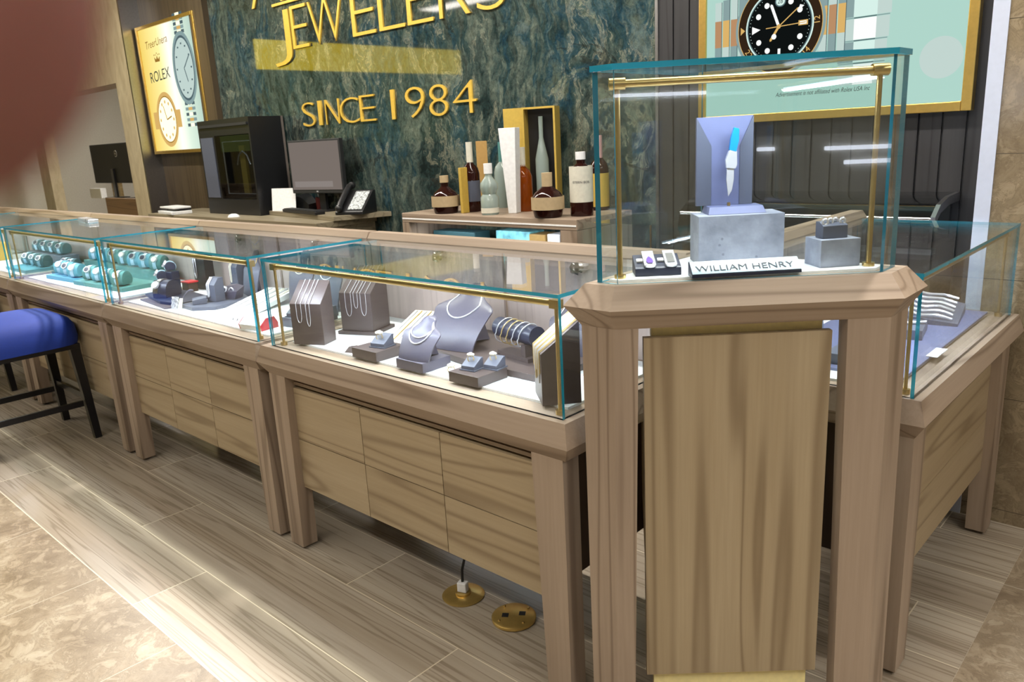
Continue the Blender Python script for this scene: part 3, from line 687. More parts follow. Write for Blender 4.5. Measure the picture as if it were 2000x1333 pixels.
t, nk = bust('slate bust with a small pendant, at the back of the middle case', (-3.36, 1.80), DZ, R(6), .12, .21, 'slate', .3); nk(.68, lab='small pendant chain on the slate bust', r=.0014, mat_='goldj')
# ribbon ring cluster
t = thing('ring_display', 'pale blue faceted ring display with silver bows', 'ring display', (-3.335, 1.70, DZ+.0165), R(25))
b = MB(); b.loft([[(-.035, -.03, 0), (.035, -.03, 0), (.035, .03, 0), (-.035, .03, 0)], [(-.045, -.036, .03), (.05, -.03, .035), (.045, .036, .05), (-.04, .03, .045)], [(-.02, -.01, .055), (.02, -.01, .06), (.02, .02, .062), (-.02, .02, .058)]]); b.build('display_body', 'taupe_l', t)
for k in range(4):
    b = MB(); a_ = k*1.5; b.tube([(.018*math.cos(a_)+.012*math.cos(j*.63), -.025+.02*math.sin(a_), .040+.012*math.sin(j*.63)+.003*k) for j in range(10)], .003, 6, True); b.build('bow', 'silver', t, True)
# white tray with rods
cz = [P(400, 610, z=DZ), P(446, 625, z=DZ)]
t = thing('chain_tray', 'long white tray of chains tilted up at the rear of the middle case', 'jewellery tray', (-3.135, 1.56, DZ), R(18))
b = MB(); b.loft([[(0, 0, 0), (.17, 0, 0), (.17, .27, .03), (0, .27, .03)], [(0, 0, .018), (.17, 0, .018), (.17, .27, .055), (0, .27, .055)]]); b.build('tray', 'white', t)
for i in range(7):
    x = .018+i*.022; b = MB(); b.tube([(x, .015, .0215), (x, .255, .0546)], .0035); b.build('chain_row', 'silver' if i % 2 else 'pearl', t, True)
# price tent and small gift box
t = thing('price_strip', 'white strip of printed icons before the long white tray', 'card strip', (-2.955, 1.485, DZ), R(4))
b = MB(); b.loft([[(0, 0, 0), (.13, 0, 0), (.13, .03, 0), (0, .03, 0)], [(0, .010, .018), (.13, .010, .018), (.13, .013, .018), (0, .013, .018)]]); b.build('strip', 'paper', t)
for i, s in enumerate(('K', 'R', '19', '@')): realise(text('printed_mark', s, .016, 'ink', t, (.010+i*.030, .0005, .0026), (R(60), 0, 0), .0003))
t = thing('gift_box', 'small white gable box with red ends, at the right front of the middle case', 'box', (-2.785, 1.470, DZ), R(10))
pr = [(-.04, 0), (-.045, .02), (-.015, .045), (.025, .045), (.04, .02), (.04, 0)]
b = MB(); b.loft([[(x, y, z) for y, z in pr] for x in (0, .12)]); b.build('box_body', 'white', t, bevel=.002)
for x in (-.0035, .1205):
    b = MB(); b.loft([[(xx, y, z) for y, z in pr] for xx in (x, x+.003)]); b.build('box_end', 'red', t)
for i, (x, y, s) in enumerate(((-2.665, 1.545, 'front'), (-2.625, 1.645, 'rear'))):
    riser('grey riser under a ring stand, %s one at the right end of the middle case' % s, (x, y), R(5), .062, .085, .035+.02*i, 'slate', group='grey risers at the right end of the middle case')
    ring_stand('grey ring stand on the %s riser at the right end' % s, (x+.028, y+.042), DZ+.0355+.02*i, .3, .045, .045, .014, .034, 'slate', group='ring stands at the right end of the middle case')
    ring_on((x+.026, y+.036), DZ+.058+.02*i, .4, 'silver ring on the %s riser at the right end of the middle case' % s, 'silver', .009, big=1.2)
t, nk = bust('grey bust with a pearl white necklace, behind the gable box', (-2.93, 1.79), DZ, R(8), .15, .235, 'taupe_l', .28); nk(.6, lab='white necklace on the bust behind the gable box', r=.0022, mat_='pearl')
t, nk = bust('dark grey bust with pale chain, rear right of the middle case', (-2.69, 1.76), DZ, R(8), .16, .235, 'slate', .28); nk(.6, lab='pale chain on the rear right bust of the middle case', r=.0022)

# ------------------------------------------------------------------ watch case with teal pads
def pad(label, p0, rz, w, d, h, mat): return riser(label, p0, rz, w, d, h, mat, group='suede pads under the watches', name='watch_pad')
PADS = [('blue-green watch pad at the front of the watch case', (-5.10, 1.475), R(4), .36, .20, .022, 'teal_l'), ('teal watch pad at the right front of the watch case', (-4.68, 1.480), R(4), .56, .20, .022, 'teal'),
        ('dim teal watch pad in the far left of the watch case', (-5.275, 1.56), R(2), .16, .22, .018, 'teal_d'), ('raised teal watch pad along the rear of the watch case', (-5.30, 1.76), R(0), 1.06, .10, .055, 'teal')]
for p_ in PADS: pad(*p_)
GW = 'watches in the teal watch case'; GC = 'cushions in the teal watch case'
oc = ['first', 'second', 'third', 'fourth', 'fifth', 'sixth', 'seventh', 'eighth', 'ninth', 'tenth', 'eleventh', 'twelfth', 'thirteenth', 'fourteenth']
fr = [(-5.03, 1.555, 'teal_l'), (-4.91, 1.55, 'teal_l'), (-4.79, 1.545, 'teal_l'), (-4.60, 1.56, 'teal'), (-4.47, 1.56, 'teal_l'), (-4.34, 1.56, 'teal'), (-4.21, 1.56, 'teal')]
for i, (x, y, m_) in enumerate(fr):
    watch((x, y), DZ+.0225+.001, R(32), '%s watch from the left in the front row of the watch case' % oc[i], 'suede cushion, %s from the left in the front row of the watch case' % oc[i], GW, m_, .042, .068, 'platesilver', 'navy' if i % 2 else 'pearl', GC)
for i in range(7):
    m_ = ('teal_l', 'teal_l', 'teal', 'teal', 'teal_l', 'teal_l', 'teal')[i]
    watch((-5.20+i*.145, 1.815), DZ+.0555+.001, R(32), '%s watch from the left in the raised rear row of the watch case' % oc[i], 'suede cushion, %s from the left in the raised rear row' % oc[i], GW, m_, .044, .070, 'platesilver', 'navy' if i % 3 else 'pearl', GC)
for i in range(2):
    watch((-5.275+i*.10, 1.66), DZ+.0185+.001, R(28), '%s watch on the dim pad at the left end of the watch case' % oc[i], 'suede cushion, %s on the dim pad at the left end' % oc[i], GW, 'teal_d', .036, .055, 'platesilver', 'navy', GC)
riser('grey block under the far watches in the leftmost case', (-6.28, 1.735), 0, .66, .11, .06, 'slate')
for i in range(4):
    watch((-6.18+i*.15, 1.79), DZ+.0615, R(30), '%s watch on the grey block in the leftmost case' % oc[i], 'suede cushion, %s on the grey block in the leftmost case' % oc[i], 'watches in the leftmost case', 'teal_d', .042, .065, 'platesilver', 'navy', 'cushions in the leftmost case')
for i in range(3):
    watch((-5.78+i*.13, 1.60), DZ+.0215, R(30), '%s watch on the pale green pad in the leftmost case' % oc[i], 'suede cushion, %s on the pale green pad in the leftmost case' % oc[i], 'watches in the leftmost case', 'teal_d', .042, .065, 'platesilver', 'navy', 'cushions in the leftmost case')
# far left case: yellow and teal pads
slab('watch_pad', 'pale green watch pad in the leftmost case', 'watch pad', [(-5.85, 1.47), (-5.46, 1.47), (-5.46, 1.70), (-5.85, 1.70)], DZ, .02, 'teal_l')
riser('yellow display block in the leftmost case', (-6.62, 1.55), 0, .2, .12, .12, 'goldbox', DZ)
# pen tray lying on the glass
t = thing('pen_holder', 'silver pen tray lying on the glass top of the watch case', 'pen tray', (-4.98, 1.60, 1.0916), R(-8))
q = P(172, 431, z=1.1); t.location = (q.x, q.y, 1.0916)
b = MB(); b.box(-.14, .14, -.028, .028, 0, .022); b.build('tray_body', 'silver', t, bevel=.004); b = MB(); b.box(.07, .078, -.0285, .0285, -.0, .0228); b.build('band', 'black', t)

# ------------------------------------------------------------------ right hand case
slab('display_board', 'long blue grey display board inside the right-hand case', 'display board', [(-.585, 2.07), (-.585, 2.95), (-.97, 2.95), (-.97, 2.07)], DZ, .008, 'deckblue')
BZ = DZ+.0085
t = riser('shallow grey box with a silver pen set, in the right-hand case', (-.80, 2.44), R(10), .15, .15, .03, 'slate', BZ)
b = MB(); b.cyl((-.74, 2.50, BZ+.036), (-.67, 2.56, BZ+.036), .005, n=12); o = b.build('pen', 'silver', None, True); tag(o, 'silver pen on the shallow grey box', 'pen')
t = thing('jewellery_tray', 'tilted grey tray with silver bracelets near the stone wall', 'jewellery tray', (-.82, 2.66, BZ), R(8))
b = MB(); b.loft([[(0, 0, 0), (.21, 0, 0), (.21, .22, 0), (0, .22, 0)], [(0, 0, .03), (.21, 0, .008), (.21, .22, .03), (0, .22, .07)]]); b.build('tray', 'slate', t)
for i in range(6):
    b = MB(); y = .02+i*.034; b.tube([(.02+.17*k/8, y+.006*math.sin(k+i), .036+.040*y/.22*1.1-.02*k/8+.004*math.sin(k*1.3)) for k in range(9)], .005); b.build('bracelet_row', 'silver', t, True)
slab('price_card', 'white price card at the front edge of the right-hand case', 'card', [(-.595, 2.30), (-.565, 2.30), (-.565, 2.40), (-.595, 2.40)], DZ+.0085, .003, 'paper')
slab('display_tray', 'slate tray seen between the stand legs in the right-hand case', 'display tray', [(-.80, 2.10), (-.66, 2.10), (-.66, 2.30), (-.80, 2.30)], BZ, .03, 'slate')
t, nk = bust('slate bust near the left end of the right-hand case', (-.86, 2.15), BZ, R(60), .12, .2, 'slate', .3)

# ------------------------------------------------------------------ tower contents
TZ = 1.1313
def block4(name, label, cat, pts, z0, h, mat, bevel=.002):
    return slab(name, label, cat, pts, z0, h, mat)
def pt(px, py, z=TZ): q = P(px, py, z=z); return V((q.x, q.y))
# large stone block
f0, f1 = pt(1364, 519), pt(1530, 511)
dr = (f1-f0).normalized(); nr = V((-dr.y, dr.x))
def above(px, py, q, wpx=None):
    """height of the point at (px,py) above the foot q, in the upright plane through q facing the case front"""
    a = V((q[0], q[1], 0)); return Pv(px, py, a, a+V((dr.x, dr.y, 0))).z
t = slab('stone_plinth', 'large pitted grey stone block under the knife display', 'stone plinth', [f0, f1, f1+nr*.10, f0+nr*.10], TZ, above(1364, 424, f0)-TZ, 'concrete')
htop = above(1364, 424, f0)
s0 = V((-.63-.125, 1.80-.05)); s0 = pt(1602, 524); s1 = pt(1684, 518); 
d2 = (s1-s0).normalized(); n2 = V((-d2.y, d2.x))
hs = above(1606, 470, s0)-TZ
slab('stone_plinth', 'small pitted grey stone block under the cuff jewellery box', 'stone plinth', [s0, s0+d2*.092, s0+d2*.092+n2*.075-dr*.0, s0+n2*.075], TZ, hs, 'concrete')
zc = TZ+hs+.0005; c0 = s0+d2*.012+n2*.018
t = thing('cuff_box', 'slate box holding silver cuffs on the small stone block', 'jewellery box', (c0.x, c0.y, zc), math.atan2(d2.y, d2.x))
b = MB(); b.loft([[(x, y, z) for y, z in ((0, 0), (0, .028), (.018, .036), (.035, .036), (.035, 0))] for x in (0, .058)]); b.build('box_body', 'slate', t, bevel=.001)
for i in range(4):
    b = MB(); b.tube([(.008+i*.014+.006*math.cos(a_), .008+.004*i % .01, .036+.007*math.sin(a_)) for a_ in [k*.7 for k in range(9)]], .0028, 6, True); b.build('cuff', 'silver', t, True)
# knife display: wedge base, folded back panels, knife
k0 = pt(1384, 421, htop); kw = (pt(1500, 416.5, htop)-k0).dot(dr);
lx = lambda px, off: (Pv(px, 350, V((k0.x+nr.x*off, k0.y+nr.y*off, 0)), V((k0.x+nr.x*off+dr.x, k0.y+nr.y*off+dr.y, 0))).xy-k0).dot(dr)
xa_, xb_ = lx(1359, .064), lx(1468, .064)
t = thing('knife_display', 'blue grey stand with tall back panel on the large stone block', 'display stand', (k0.x, k0.y, htop+.0006), math.atan2(dr.y, dr.x))
b = MB(); b.loft([[(0, 0, 0), (kw, 0, 0), (kw, .078, 0), (0, .078, 0)], [(.005, .012, .016), (kw-.005, .012, .016), (kw-.005, .075, .016), (.005, .075, .016)]]); b.build('base', 'deckblue', t)
hb = above(1361, 231, k0+nr*.06)-htop
b = MB(); b.box(xa_, xb_, .062, .068, .0165, hb); b.build('back_panel', 'deckblue', t)
for x0, x1 in ((xa_, xa_+.036), (xb_, xb_-.030)):
    b = MB(); b.add([(x0, .0615, hb), (x0, .0615, .0165), (x1, .0615, .0165), (x1, .0615, hb*.70), (x0, .0570, hb), (x0, .0570, .0165), (x1, .0595, .0165), (x1, .0595, hb*.70)], [(0, 1, 2, 3), (7, 6, 5, 4), (0, 3, 7, 4), (0, 4, 5, 1), (1, 5, 6, 2), (2, 6, 7, 3)])
    b.build('fold', 'slate', t)
b = MB(); kxm = lx(1424, .035); b.cyl((kxm, .035, .0165), (kxm, .035, .024), .004, n=12); b.build('peg', 'brass', t, True)
# knife
kp = k0+nr*.035+dr*lx(1428, .035)
kz = lambda py: above(1428, py, kp)
za, zb_, zc_, zd = kz(384), kz(322), kz(290), kz(250)
t = thing('folding_knife', 'open folding knife with a turquoise handle, point down on the stand', 'knife', (kp.x, kp.y, htop+.02), math.atan2(dr.y, dr.x))
def kx(px): return (px-1428)/FPX*1.62
def kpoly(name, pts, th, mat):
    b = MB(); pr = [(kx(x), kz(y)-htop-.02) for x, y in pts]
    b.loft([[(x, yy, z) for x, z in pr] for yy in (-th/2, th/2)]); b.build(name, mat, t, bevel=.0008)
kpoly('blade', [(1422, 384), (1417, 352), (1418, 328), (1434, 325), (1434, 350), (1430, 372)], .003, 'silver')
kpoly('bolster', [(1416, 328), (1414, 312), (1421, 296), (1430, 288), (1439, 296), (1440, 322), (1436, 330)], .010, 'silver')
kpoly('handle', [(1422, 293), (1425, 270), (1432, 249), (1443, 252), (1443, 275), (1437, 297)], .011, 'turq')
# money clip pad
m0, m1 = pt(1241, 541), pt(1331, 537); dm = (m1-m0).normalized(); nm = V((-dm.y, dm.x))
t = thing('clip_stand', 'slate wedge stand with two money clips at the front left of the tower', 'display stand', (m0.x, m0.y, TZ), math.atan2(dm.y, dm.x))
wm = (m1-m0).length
b = MB(); b.loft([[(x, y, z) for y, z in ((0, 0), (0, .017), (.004, .020), (.062, .040), (.062, 0))] for x in (0, wm)]); b.build('wedge', 'navy', t, bevel=.001)
mw = Matrix.Translation((m0.x, m0.y, TZ)) @ Matrix.Rotation(math.atan2(dm.y, dm.x), 4, 'Z')
for i, (fx, s, ins) in enumerate(((.33, 'left, with an amethyst drop', 'violet'), (.79, 'right, with an engraved panel', 'steel'))):
    c_ = thing('money_clip', 'silver money clip on the slate wedge, '+s, 'money clip', mw @ V((wm*fx, .031, .0305)), math.atan2(dm.y, dm.x))
    c_.scale = (1.55, 1.25, 1.2); sl = math.atan2(.02, .058); c_.rotation_euler = (sl, 0, math.atan2(dm.y, dm.x))
    w2_ = .0085; pr = [(-w2_, .030), (w2_, .030), (w2_, -.022)]+[(w2_*math.cos(R(-a_)), -.022-w2_*.8*math.sin(R(a_))) for a_ in range(20, 180, 20)]+[(-w2_, -.022)]
    b = MB(); b.prism(pr, .0, .0045); b.build('clip_body', 'silver', c_, bevel=.0008)
    b = MB(); b.prism([(0, .006), (.004, -.004), (.005, -.014), (.003, -.020), (-.003, -.020), (-.005, -.014), (-.004, -.004)] if i == 0 else [(-.005, .015), (.005, .015), (.005, -.018), (-.005, -.018)], .0046, .0062); b.build('inlay', ins, c_)
    b = MB(); b.box(-.018, -.0095, -.006, .003, 0, .003); b.build('tag', 'paper', c_)
# name plate
p0, p1 = pt(1352, 544), pt(1566, 532); dp = (p1-p0).normalized(); wp_ = (p1-p0).length
t = thing('name_plate', 'silver blue name plate reading WILLIAM HENRY at the tower front', 'name plate', (p0.x, p0.y, TZ), math.atan2(dp.y, dp.x))
b = MB(); b.loft([[(x, y, z) for y, z in ((0, 0), (0, .006), (.030, .030), (.038, .030), (.038, 0))] for x in (0, wp_)]); b.build('plate_body', 'navy', t, bevel=.0005)
b = MB(); b.loft([[(x, y, z) for y, z in ((.001, .0075), (.029, .0303), (.0285, .0310), (.0005, .0082))] for x in (.001, wp_-.001)]); b.build('plate_face', 'platesilver', t)
s_ = realise(text('lettering', 'WILLIAM HENRY', .023, 'ink', t, (.010, .0052, .0133), (math.atan2(.0228, .028), 0, 0), .0003))
bpy.context.view_layer.update(); s_.scale.x = (wp_-.024)/max(.001, s_.dimensions.x)
# ------------------------------------------------------------------ wall lettering
sign = thing('wall_sign', 'gold raised letters reading JEWELERS and SINCE 1984 on the teal marble wall', 'sign', (-4.4, WY-.001, 1.8))
sign.matrix_world = Matrix.Translation((-4.4, WY-.001, 1.8))
def letter(ch, xl, xr, z, cap, name='letter', th=.012):
    o = text(name, ch, cap/.70, 'gold', None, (0, 0, 0), (0, 0, 0), th/2, off=-.006*cap/.2)
    o.data.body = ch; me = realise(o); o = me
    vs = [v.co for v in o.data.vertices]; x0, x1 = min(v.x for v in vs), max(v.x for v in vs); y0, y1 = min(v.y for v in vs), max(v.y for v in vs)
    yb = y0 if ch in 'J' else 0; sx = (xr-xl)/(x1-x0); hy = cap/(y1-max(0, y0)) if ch != 'J' else cap/(y1)
    for v in o.data.vertices:
        x, y, z_ = v.co; v.co = (xl+(x-x0)*sx+4.4, -(z_+th/2)-.0005, z+(y*hy)-1.8)
    o.parent = sign; return o
LZ = WY
def Lx(px, z): 
    # x on the wall at height z for a pixel column: march rows
    lo_, hi_ = -300, 900
    for _ in range(40):
        m_ = (lo_+hi_)/2
        if P(px, m_, y=WY).z > z: lo_ = m_
        else: hi_ = m_
    return P(px, (lo_+hi_)/2, y=WY).x
for ch, a_, c_ in zip('JEWELERS', (540, 577, 611, 693, 745, 800, 862, 935), (574, 608, 677, 738, 795, 850, 922, 992)): letter(ch, Lx(a_, 2.13), Lx(c_, 2.13), 2.133, .285)
for ch, a_, c_ in zip('SINCE', (596, 627, 641, 669, 708), (620, 634, 668, 706, 738)): letter(ch, Lx(a_, 1.6), Lx(c_, 1.6), 1.596, .168)
for ch, a_, c_ in zip('1984', (769, 797, 843, 889), (776, 834, 879, 935)): letter(ch, Lx(a_, 1.6), Lx(c_, 1.6), 1.592, .185)
letter('A', Lx(494, 2.5), Lx(556, 2.5), 2.47, .33)
b = MB(); b.box(Lx(536, 2.4)+4.4, Lx(985, 2.4)+4.4, -.014, -.0005, 2.455-1.8, 2.472-1.8); b.build('underline', 'gold', sign)

# ------------------------------------------------------------------ backlit posters
for n_, c_, s_ in (('mint', (186, 226, 214), .85), ('mintl', (216, 242, 234), .95), ('white', (250, 252, 250), 1.0), ('greyl', (150, 176, 176), .8), ('greyd', (96, 118, 124), .7), ('gold', (226, 184, 110), .9),
                   ('golde', (170, 126, 56), .8), ('black', (22, 26, 26), .6), ('bezel', (60, 44, 30), .7), ('yell', (244, 226, 130), 1.1), ('yelh', (255, 246, 200), 1.5), ('ink', (70, 84, 80), .6), ('pale', (200, 220, 214), .9), ('copper', (196, 150, 110), .85)):
    M['lit_'+n_] = emit('backlit_print_'+n_, c_, s_)
def disc(b, cx, cz, rx, rz_, y, mi, n=40, ri=0, a0=0, a1=360):
    A = [R(a0+(a1-a0)*k/n) for k in range(n+1)]
    for k in range(n):
        p = lambda q, a_: (cx+rx*q*math.cos(a_), y, cz+rz_*q*math.sin(a_))
        if ri: b.face([p(ri, A[k]), p(1, A[k]), p(1, A[k+1]), p(ri, A[k+1])], mi)
        else: b.face([(cx, y, cz), p(1, A[k]), p(1, A[k+1])], mi)
def rect(b, x0, x1, z0, z1, y, mi, rot=0, c=None):
    pts = [(x0, z0), (x1, z0), (x1, z1), (x0, z1)]
    if rot:
        cx, cz = c or ((x0+x1)/2, (z0+z1)/2); k, s_ = math.cos(rot), math.sin(rot)
        pts = [(cx+(x-cx)*k-(z-cz)*s_, cz+(x-cx)*s_+(z-cz)*k) for x, z in pts]
    b.face([(x, y, z) for x, z in pts], mi)
def poster(name, label, x0, x1, z0, z1, y, fw, depth):
    t = thing(name, label, 'backlit poster', ((x0+x1)/2, WY-.001, z0)); 
    W_, H_ = x1-x0, z1-z0; yy = y-(WY-.001)
    for nm, bx in (('frame', (-W_/2, -W_/2+fw, 0, H_)), ('frame', (W_/2-fw, W_/2, 0, H_)), ('frame', (-W_/2+fw, W_/2-fw, 0, fw)), ('frame', (-W_/2+fw, W_/2-fw, H_-fw, H_))):
        b = MB(); b.box(bx[0], bx[1], yy, 0, bx[2], bx[3]); b.build(nm, 'gold_frame', t, bevel=.003)
    return t, W_, H_, yy
# right poster: watch close-up
py_ = 3.355
t, W_, H_, yy = poster('watch_poster', 'large backlit poster of a two tone watch in a gold frame, on the slatted wall', P(1363, 225, y=py_).x, P(1905, 120, y=py_).x, P(1894, 216, y=py_).z, 2.72, py_, .036, .045)
MM = ['lit_mint', 'lit_mintl', 'lit_white', 'lit_greyl', 'lit_greyd', 'lit_gold', 'lit_golde', 'lit_black', 'lit_bezel', 'lit_pale', 'lit_copper']
ox, oz = t.location.x, t.location.z
def q_(px, py): p = P(px, py, y=py_+.01); return p.x-ox, p.z-oz
b = MB(); Y = yy+.012; b.box(-W_/2+.036, W_/2-.036, Y, -.004, .036, H_-.036, mi=0)
e_ = .0008
cx, cz = q_(1522, 52)
ref = q_(1604, 40); rb = math.hypot(ref[0]-cx, 0)
rb = .185
L = lambda k: Y-e_*k
# pale vignette circle and steel bracelet at the right
disc(b, *q_(1838, 112), .075, .075, L(1), 9)
for i in range(9):
    z_ = cz+.42-i*.085; s_ = (.0+i*.008)
    for j, (w0, w1, mi) in enumerate(((.235+s_*.3, .295+s_*.3, 9 if i % 2 else 3), (.295+s_*.3, .40-s_*.2, 2 if i % 2 else 1), (.40-s_*.2, .465-s_*.6, 9))):
        if z_ < cz-.2: continue
        rect(b, cx+w0, cx+w1, z_-.083, z_-.006, L(2), mi); rect(b, cx+w0, cx+w1, z_-.004, z_, L(2.2), 3 if j != 1 else 4)
# bracelet of the two-tone watch, running left and right of the case
for sx, w0, w1 in ((-1, .15, .30), (1, .17, .28)):
    n_ = 4 if sx < 0 else 3
    for i in range(n_):
        xa = cx+sx*(w0+(w1-w0)*i/n_); xb = cx+sx*(w0+(w1-w0)*(i+1)/n_-.004); xa, xb = sorted((xa, xb))
        rect(b, xa, xb, cz+.055, cz+.15-.006*i, L(3), (3, 9)[i % 2]); rect(b, xa, xb, cz-.055, cz+.055, L(3), (5, 10)[i % 2]); rect(b, xa, xb, cz-.15+.006*i, cz-.055, L(3), (9, 3)[i % 2])
        rect(b, xb-.003, xb, cz-.15+.006*i, cz+.15-.006*i, L(3.3), 4)
# case, bezel, dial
disc(b, cx, cz, rb*1.06, rb*1.06, L(4), 3, 60); disc(b, cx, cz, rb, rb, L(4.5), 5, 60)
disc(b, cx, cz, rb*.985, rb*.985, L(5), 8, 60, .80); disc(b, cx, cz, rb*.80, rb*.80, L(5.5), 1, 60); disc(b, cx, cz, rb*.765, rb*.765, L(6), 4, 60); disc(b, cx, cz, rb*.74, rb*.74, L(6.5), 7, 60)
for k in range(60):
    a_ = R(6*k); 
    if k % 5: disc(b, cx+rb*.70*math.cos(a_), cz+rb*.70*math.sin(a_), .0016, .0016, L(7), 1, 6)
for k in range(12):
    a_ = R(30*k+2); x_, z_ = cx+rb*.56*math.cos(a_), cz+rb*.56*math.sin(a_)
    if k == 6:
        b.face([(x_-.016, L(7), z_-.016), (x_+.022, L(7), z_), (x_-.016, L(7), z_+.016)], 2)
    elif k in (9,): rect(b, x_-.006, x_+.006, z_-.02, z_+.016, L(7), 2)
    elif k == 0: rect(b, x_-.02, x_+.02, z_-.010, z_+.010, L(7), 5); rect(b, x_-.014, x_+.014, z_-.006, z_+.006, L(7.3), 2)
    else: disc(b, x_, z_, .0115, .0115, L(7), 2, 20)
disc(b, cx+.004, cz+rb*.53, .024, .022, L(7.6), 4, 20); disc(b, cx+.004, cz+rb*.53, .019, .017, L(8), 1, 20)
def hand(a_, l_, w_, mi, k):
    c_, s_ = math.cos(R(a_)), math.sin(R(a_)); p = lambda u, v: (cx+u*c_-v*s_, L(k), cz+u*s_+v*c_); b.face([p(0, -w_), p(l_, -w_), p(l_+w_, 0), p(l_, w_), p(0, w_)], mi)
hand(112, rb*.50, .006, 2, 8.5); hand(236, rb*.34, .005, 5, 9); disc(b, cx-.020, cz-.038, .011, .011, L(9.2), 2, 16); hand(2, rb*.62, .0018, 5, 9.5); hand(182, rb*.30, .0018, 5, 9.5); hand(38, rb*.55, .0022, 5, 9.6)
x_, z_ = cx+rb*.58*math.cos(R(32)), cz+rb*.58*math.sin(R(32)); b.face([(x_-.012, L(9.8), z_-.008), (x_+.016, L(9.8), z_+.012), (x_-.002, L(9.8), z_+.018)], 2)
disc(b, cx, cz, .009, .009, L(10), 5, 20)
b.face([(cx-rb*.93, L(7), cz-.016), (cx-rb*.82, L(7), cz), (cx-rb*.93, L(7), cz+.016)], 5)
art = b.build('printed_artwork', MM, t)
def ptext(s, x, z, size, mat, rot=0, shear=0, xs=1, par=t, y_=None, al='CENTER'):
    o = realise(text('printed_text', s, size, mat, None, (0, 0, 0), (0, 0, 0), 0, shear, al)); 
    for v in o.data.vertices:
        a, c = v.co.x*xs, v.co.y; k, s_ = math.cos(rot), math.sin(rot); v.co = (x+a*k-c*s_, (L(11) if y_ is None else y_), z+a*s_+c*k)
    o.parent = par; return o
for s, a_, ro in (('22', 216, -54), ('14', 318, 46), ('12', 2, 92), ('10', 40, 130)):
    r_ = rb*.885; x_, z_ = cx+r_*math.cos(R(a_)), cz+r_*math.sin(R(a_))
    k = R(ro); ptext(s, x_+.010*math.sin(k), z_-.010*math.cos(k), .034, 'lit_gold', k)
ptext('28', cx+.004, cz+rb*.53-.008, .024, 'lit_ink')
ax_, az_ = q_(1604, 180); ptext('Advertisement is not affiliated with Rolex USA Inc', ax_, az_-.006, .025, 'lit_black', 0, .3, .76)
# left poster
py_ = 3.34
t, W_, H_, yy = poster('watch_poster', 'yellow backlit poster with two watches in a thin gold frame, on the left wood wall', P(262, 55, y=py_).x, P(374, 22, y=py_).x, P(303, 302, y=py_).z, P(262, 55, y=py_).z, py_, .03, .06)
ox, oz = t.location.x, t.location.z; Y = yy+.012
b = MB(); b.box(-W_/2+.03, W_/2-.03, Y, -.004, .03, H_-.03, mi=0)
q = N('backlit_yellow_print'); cc = q.coords(kind='Object'); sp = q.n('SeparateXYZ'); q.l(cc, sp.inputs[0])
f = q.math('ADD', q.math('MULTIPLY', sp.outputs['X'], .9), .5); cr = q.ramp(f, ((.0, (232, 200, 96)), (.35, (250, 236, 160)), (.52, (255, 255, 240)), (.68, (214, 232, 214)), (1, (170, 196, 184))))
e = q.n('Emission', _Strength=1.1); q.l(cr, e.inputs[0]); q.l(e.outputs[0], q.out.inputs[0]); M['lit_left'] = q.m
MM2 = ['lit_left', 'lit_copper', 'lit_gold', 'lit_yelh', 'lit_greyl', 'lit_greyd', 'lit_pale', 'lit_golde']
gx, gz = -.20, .30
rect(b, gx-.27, gx+.27, gz-.075, gz+.075, L(1), 2); disc(b, gx, gz, .205, .24, L(2), 2, 40); disc(b, gx, gz, .175, .205, L(2.5), 7, 40); disc(b, gx, gz, .165, .195, L(3), 3, 40)
for k in range(12): a_ = R(30*k); disc(b, gx+.13*math.cos(a_), gz+.155*math.sin(a_), .014, .016, L(3.5), 2, 10)
rect(b, gx-.006, gx+.006, gz, gz+.13, L(4), 7, R(20), (gx, gz)); rect(b, gx-.006, gx+.006, gz, gz+.1, L(4), 7, R(-75), (gx, gz))
sx_, sz_ = .27, .70
for i in range(5):
    for s_, zz in ((1, sz_+.28+i*.035), (-1, sz_-.30-i*.045)):
        rect(b, sx_-.09, sx_+.09, zz, zz+.026, L(1), 4 if i % 2 else 5); rect(b, sx_-.035, sx_+.035, zz, zz+.026, L(1.5), 2 if i % 2 else 3)
disc(b, sx_, sz_, .205, .30, L(2), 4, 40); disc(b, sx_, sz_, .175, .265, L(2.5), 5, 40, .93); disc(b, sx_, sz_, .162, .245, L(3), 6, 40)
for k in range(12): a_ = R(30*k); rect(b, sx_+.13*math.cos(a_)-.012, sx_+.13*math.cos(a_)+.012, sz_+.2*math.sin(a_)-.007, sz_+.2*math.sin(a_)+.007, L(3.5), 5)
rect(b, sx_-.006, sx_+.006, sz_, sz_+.16, L(4), 5, R(-50), (sx_, sz_)); rect(b, sx_-.006, sx_+.006, sz_, sz_+.12, L(4), 5, R(200), (sx_, sz_))
for i in range(5): disc(b, -.22+(i-2)*.026, .86+(.012 if i == 2 else 0), .007, .007, L(1), 7, 10)
b.face([(-.265, L(1), .80), (-.175, L(1), .80), (-.162, L(1), .845), (-.20, L(1), .82), (-.22, L(1), .855), (-.24, L(1), .82), (-.278, L(1), .845)], 7)
b.build('printed_artwork', MM2, t)
ptext('ROLEX', -.20, .64, .13, 'lit_ink', R(3), par=t); ptext('TreerUnera', -.18, .93, .092, 'lit_golde', R(3), .2, par=t)

# thermostat on the wood wall
q = P(288, 291, y=3.41); t = thing('thermostat', 'white wall thermostat beside the banded stone column', 'thermostat', (q.x+.03, WY+.018, q.z), 0)
b = MB(); b.box(-.11, .10, -.03, 0, -.085, .085); b.build('housing', 'white', t, bevel=.01); b = MB(); b.box(-.07, .03, -.0335, -.0305, -.045, .04); b.build('display', 'slate', t)

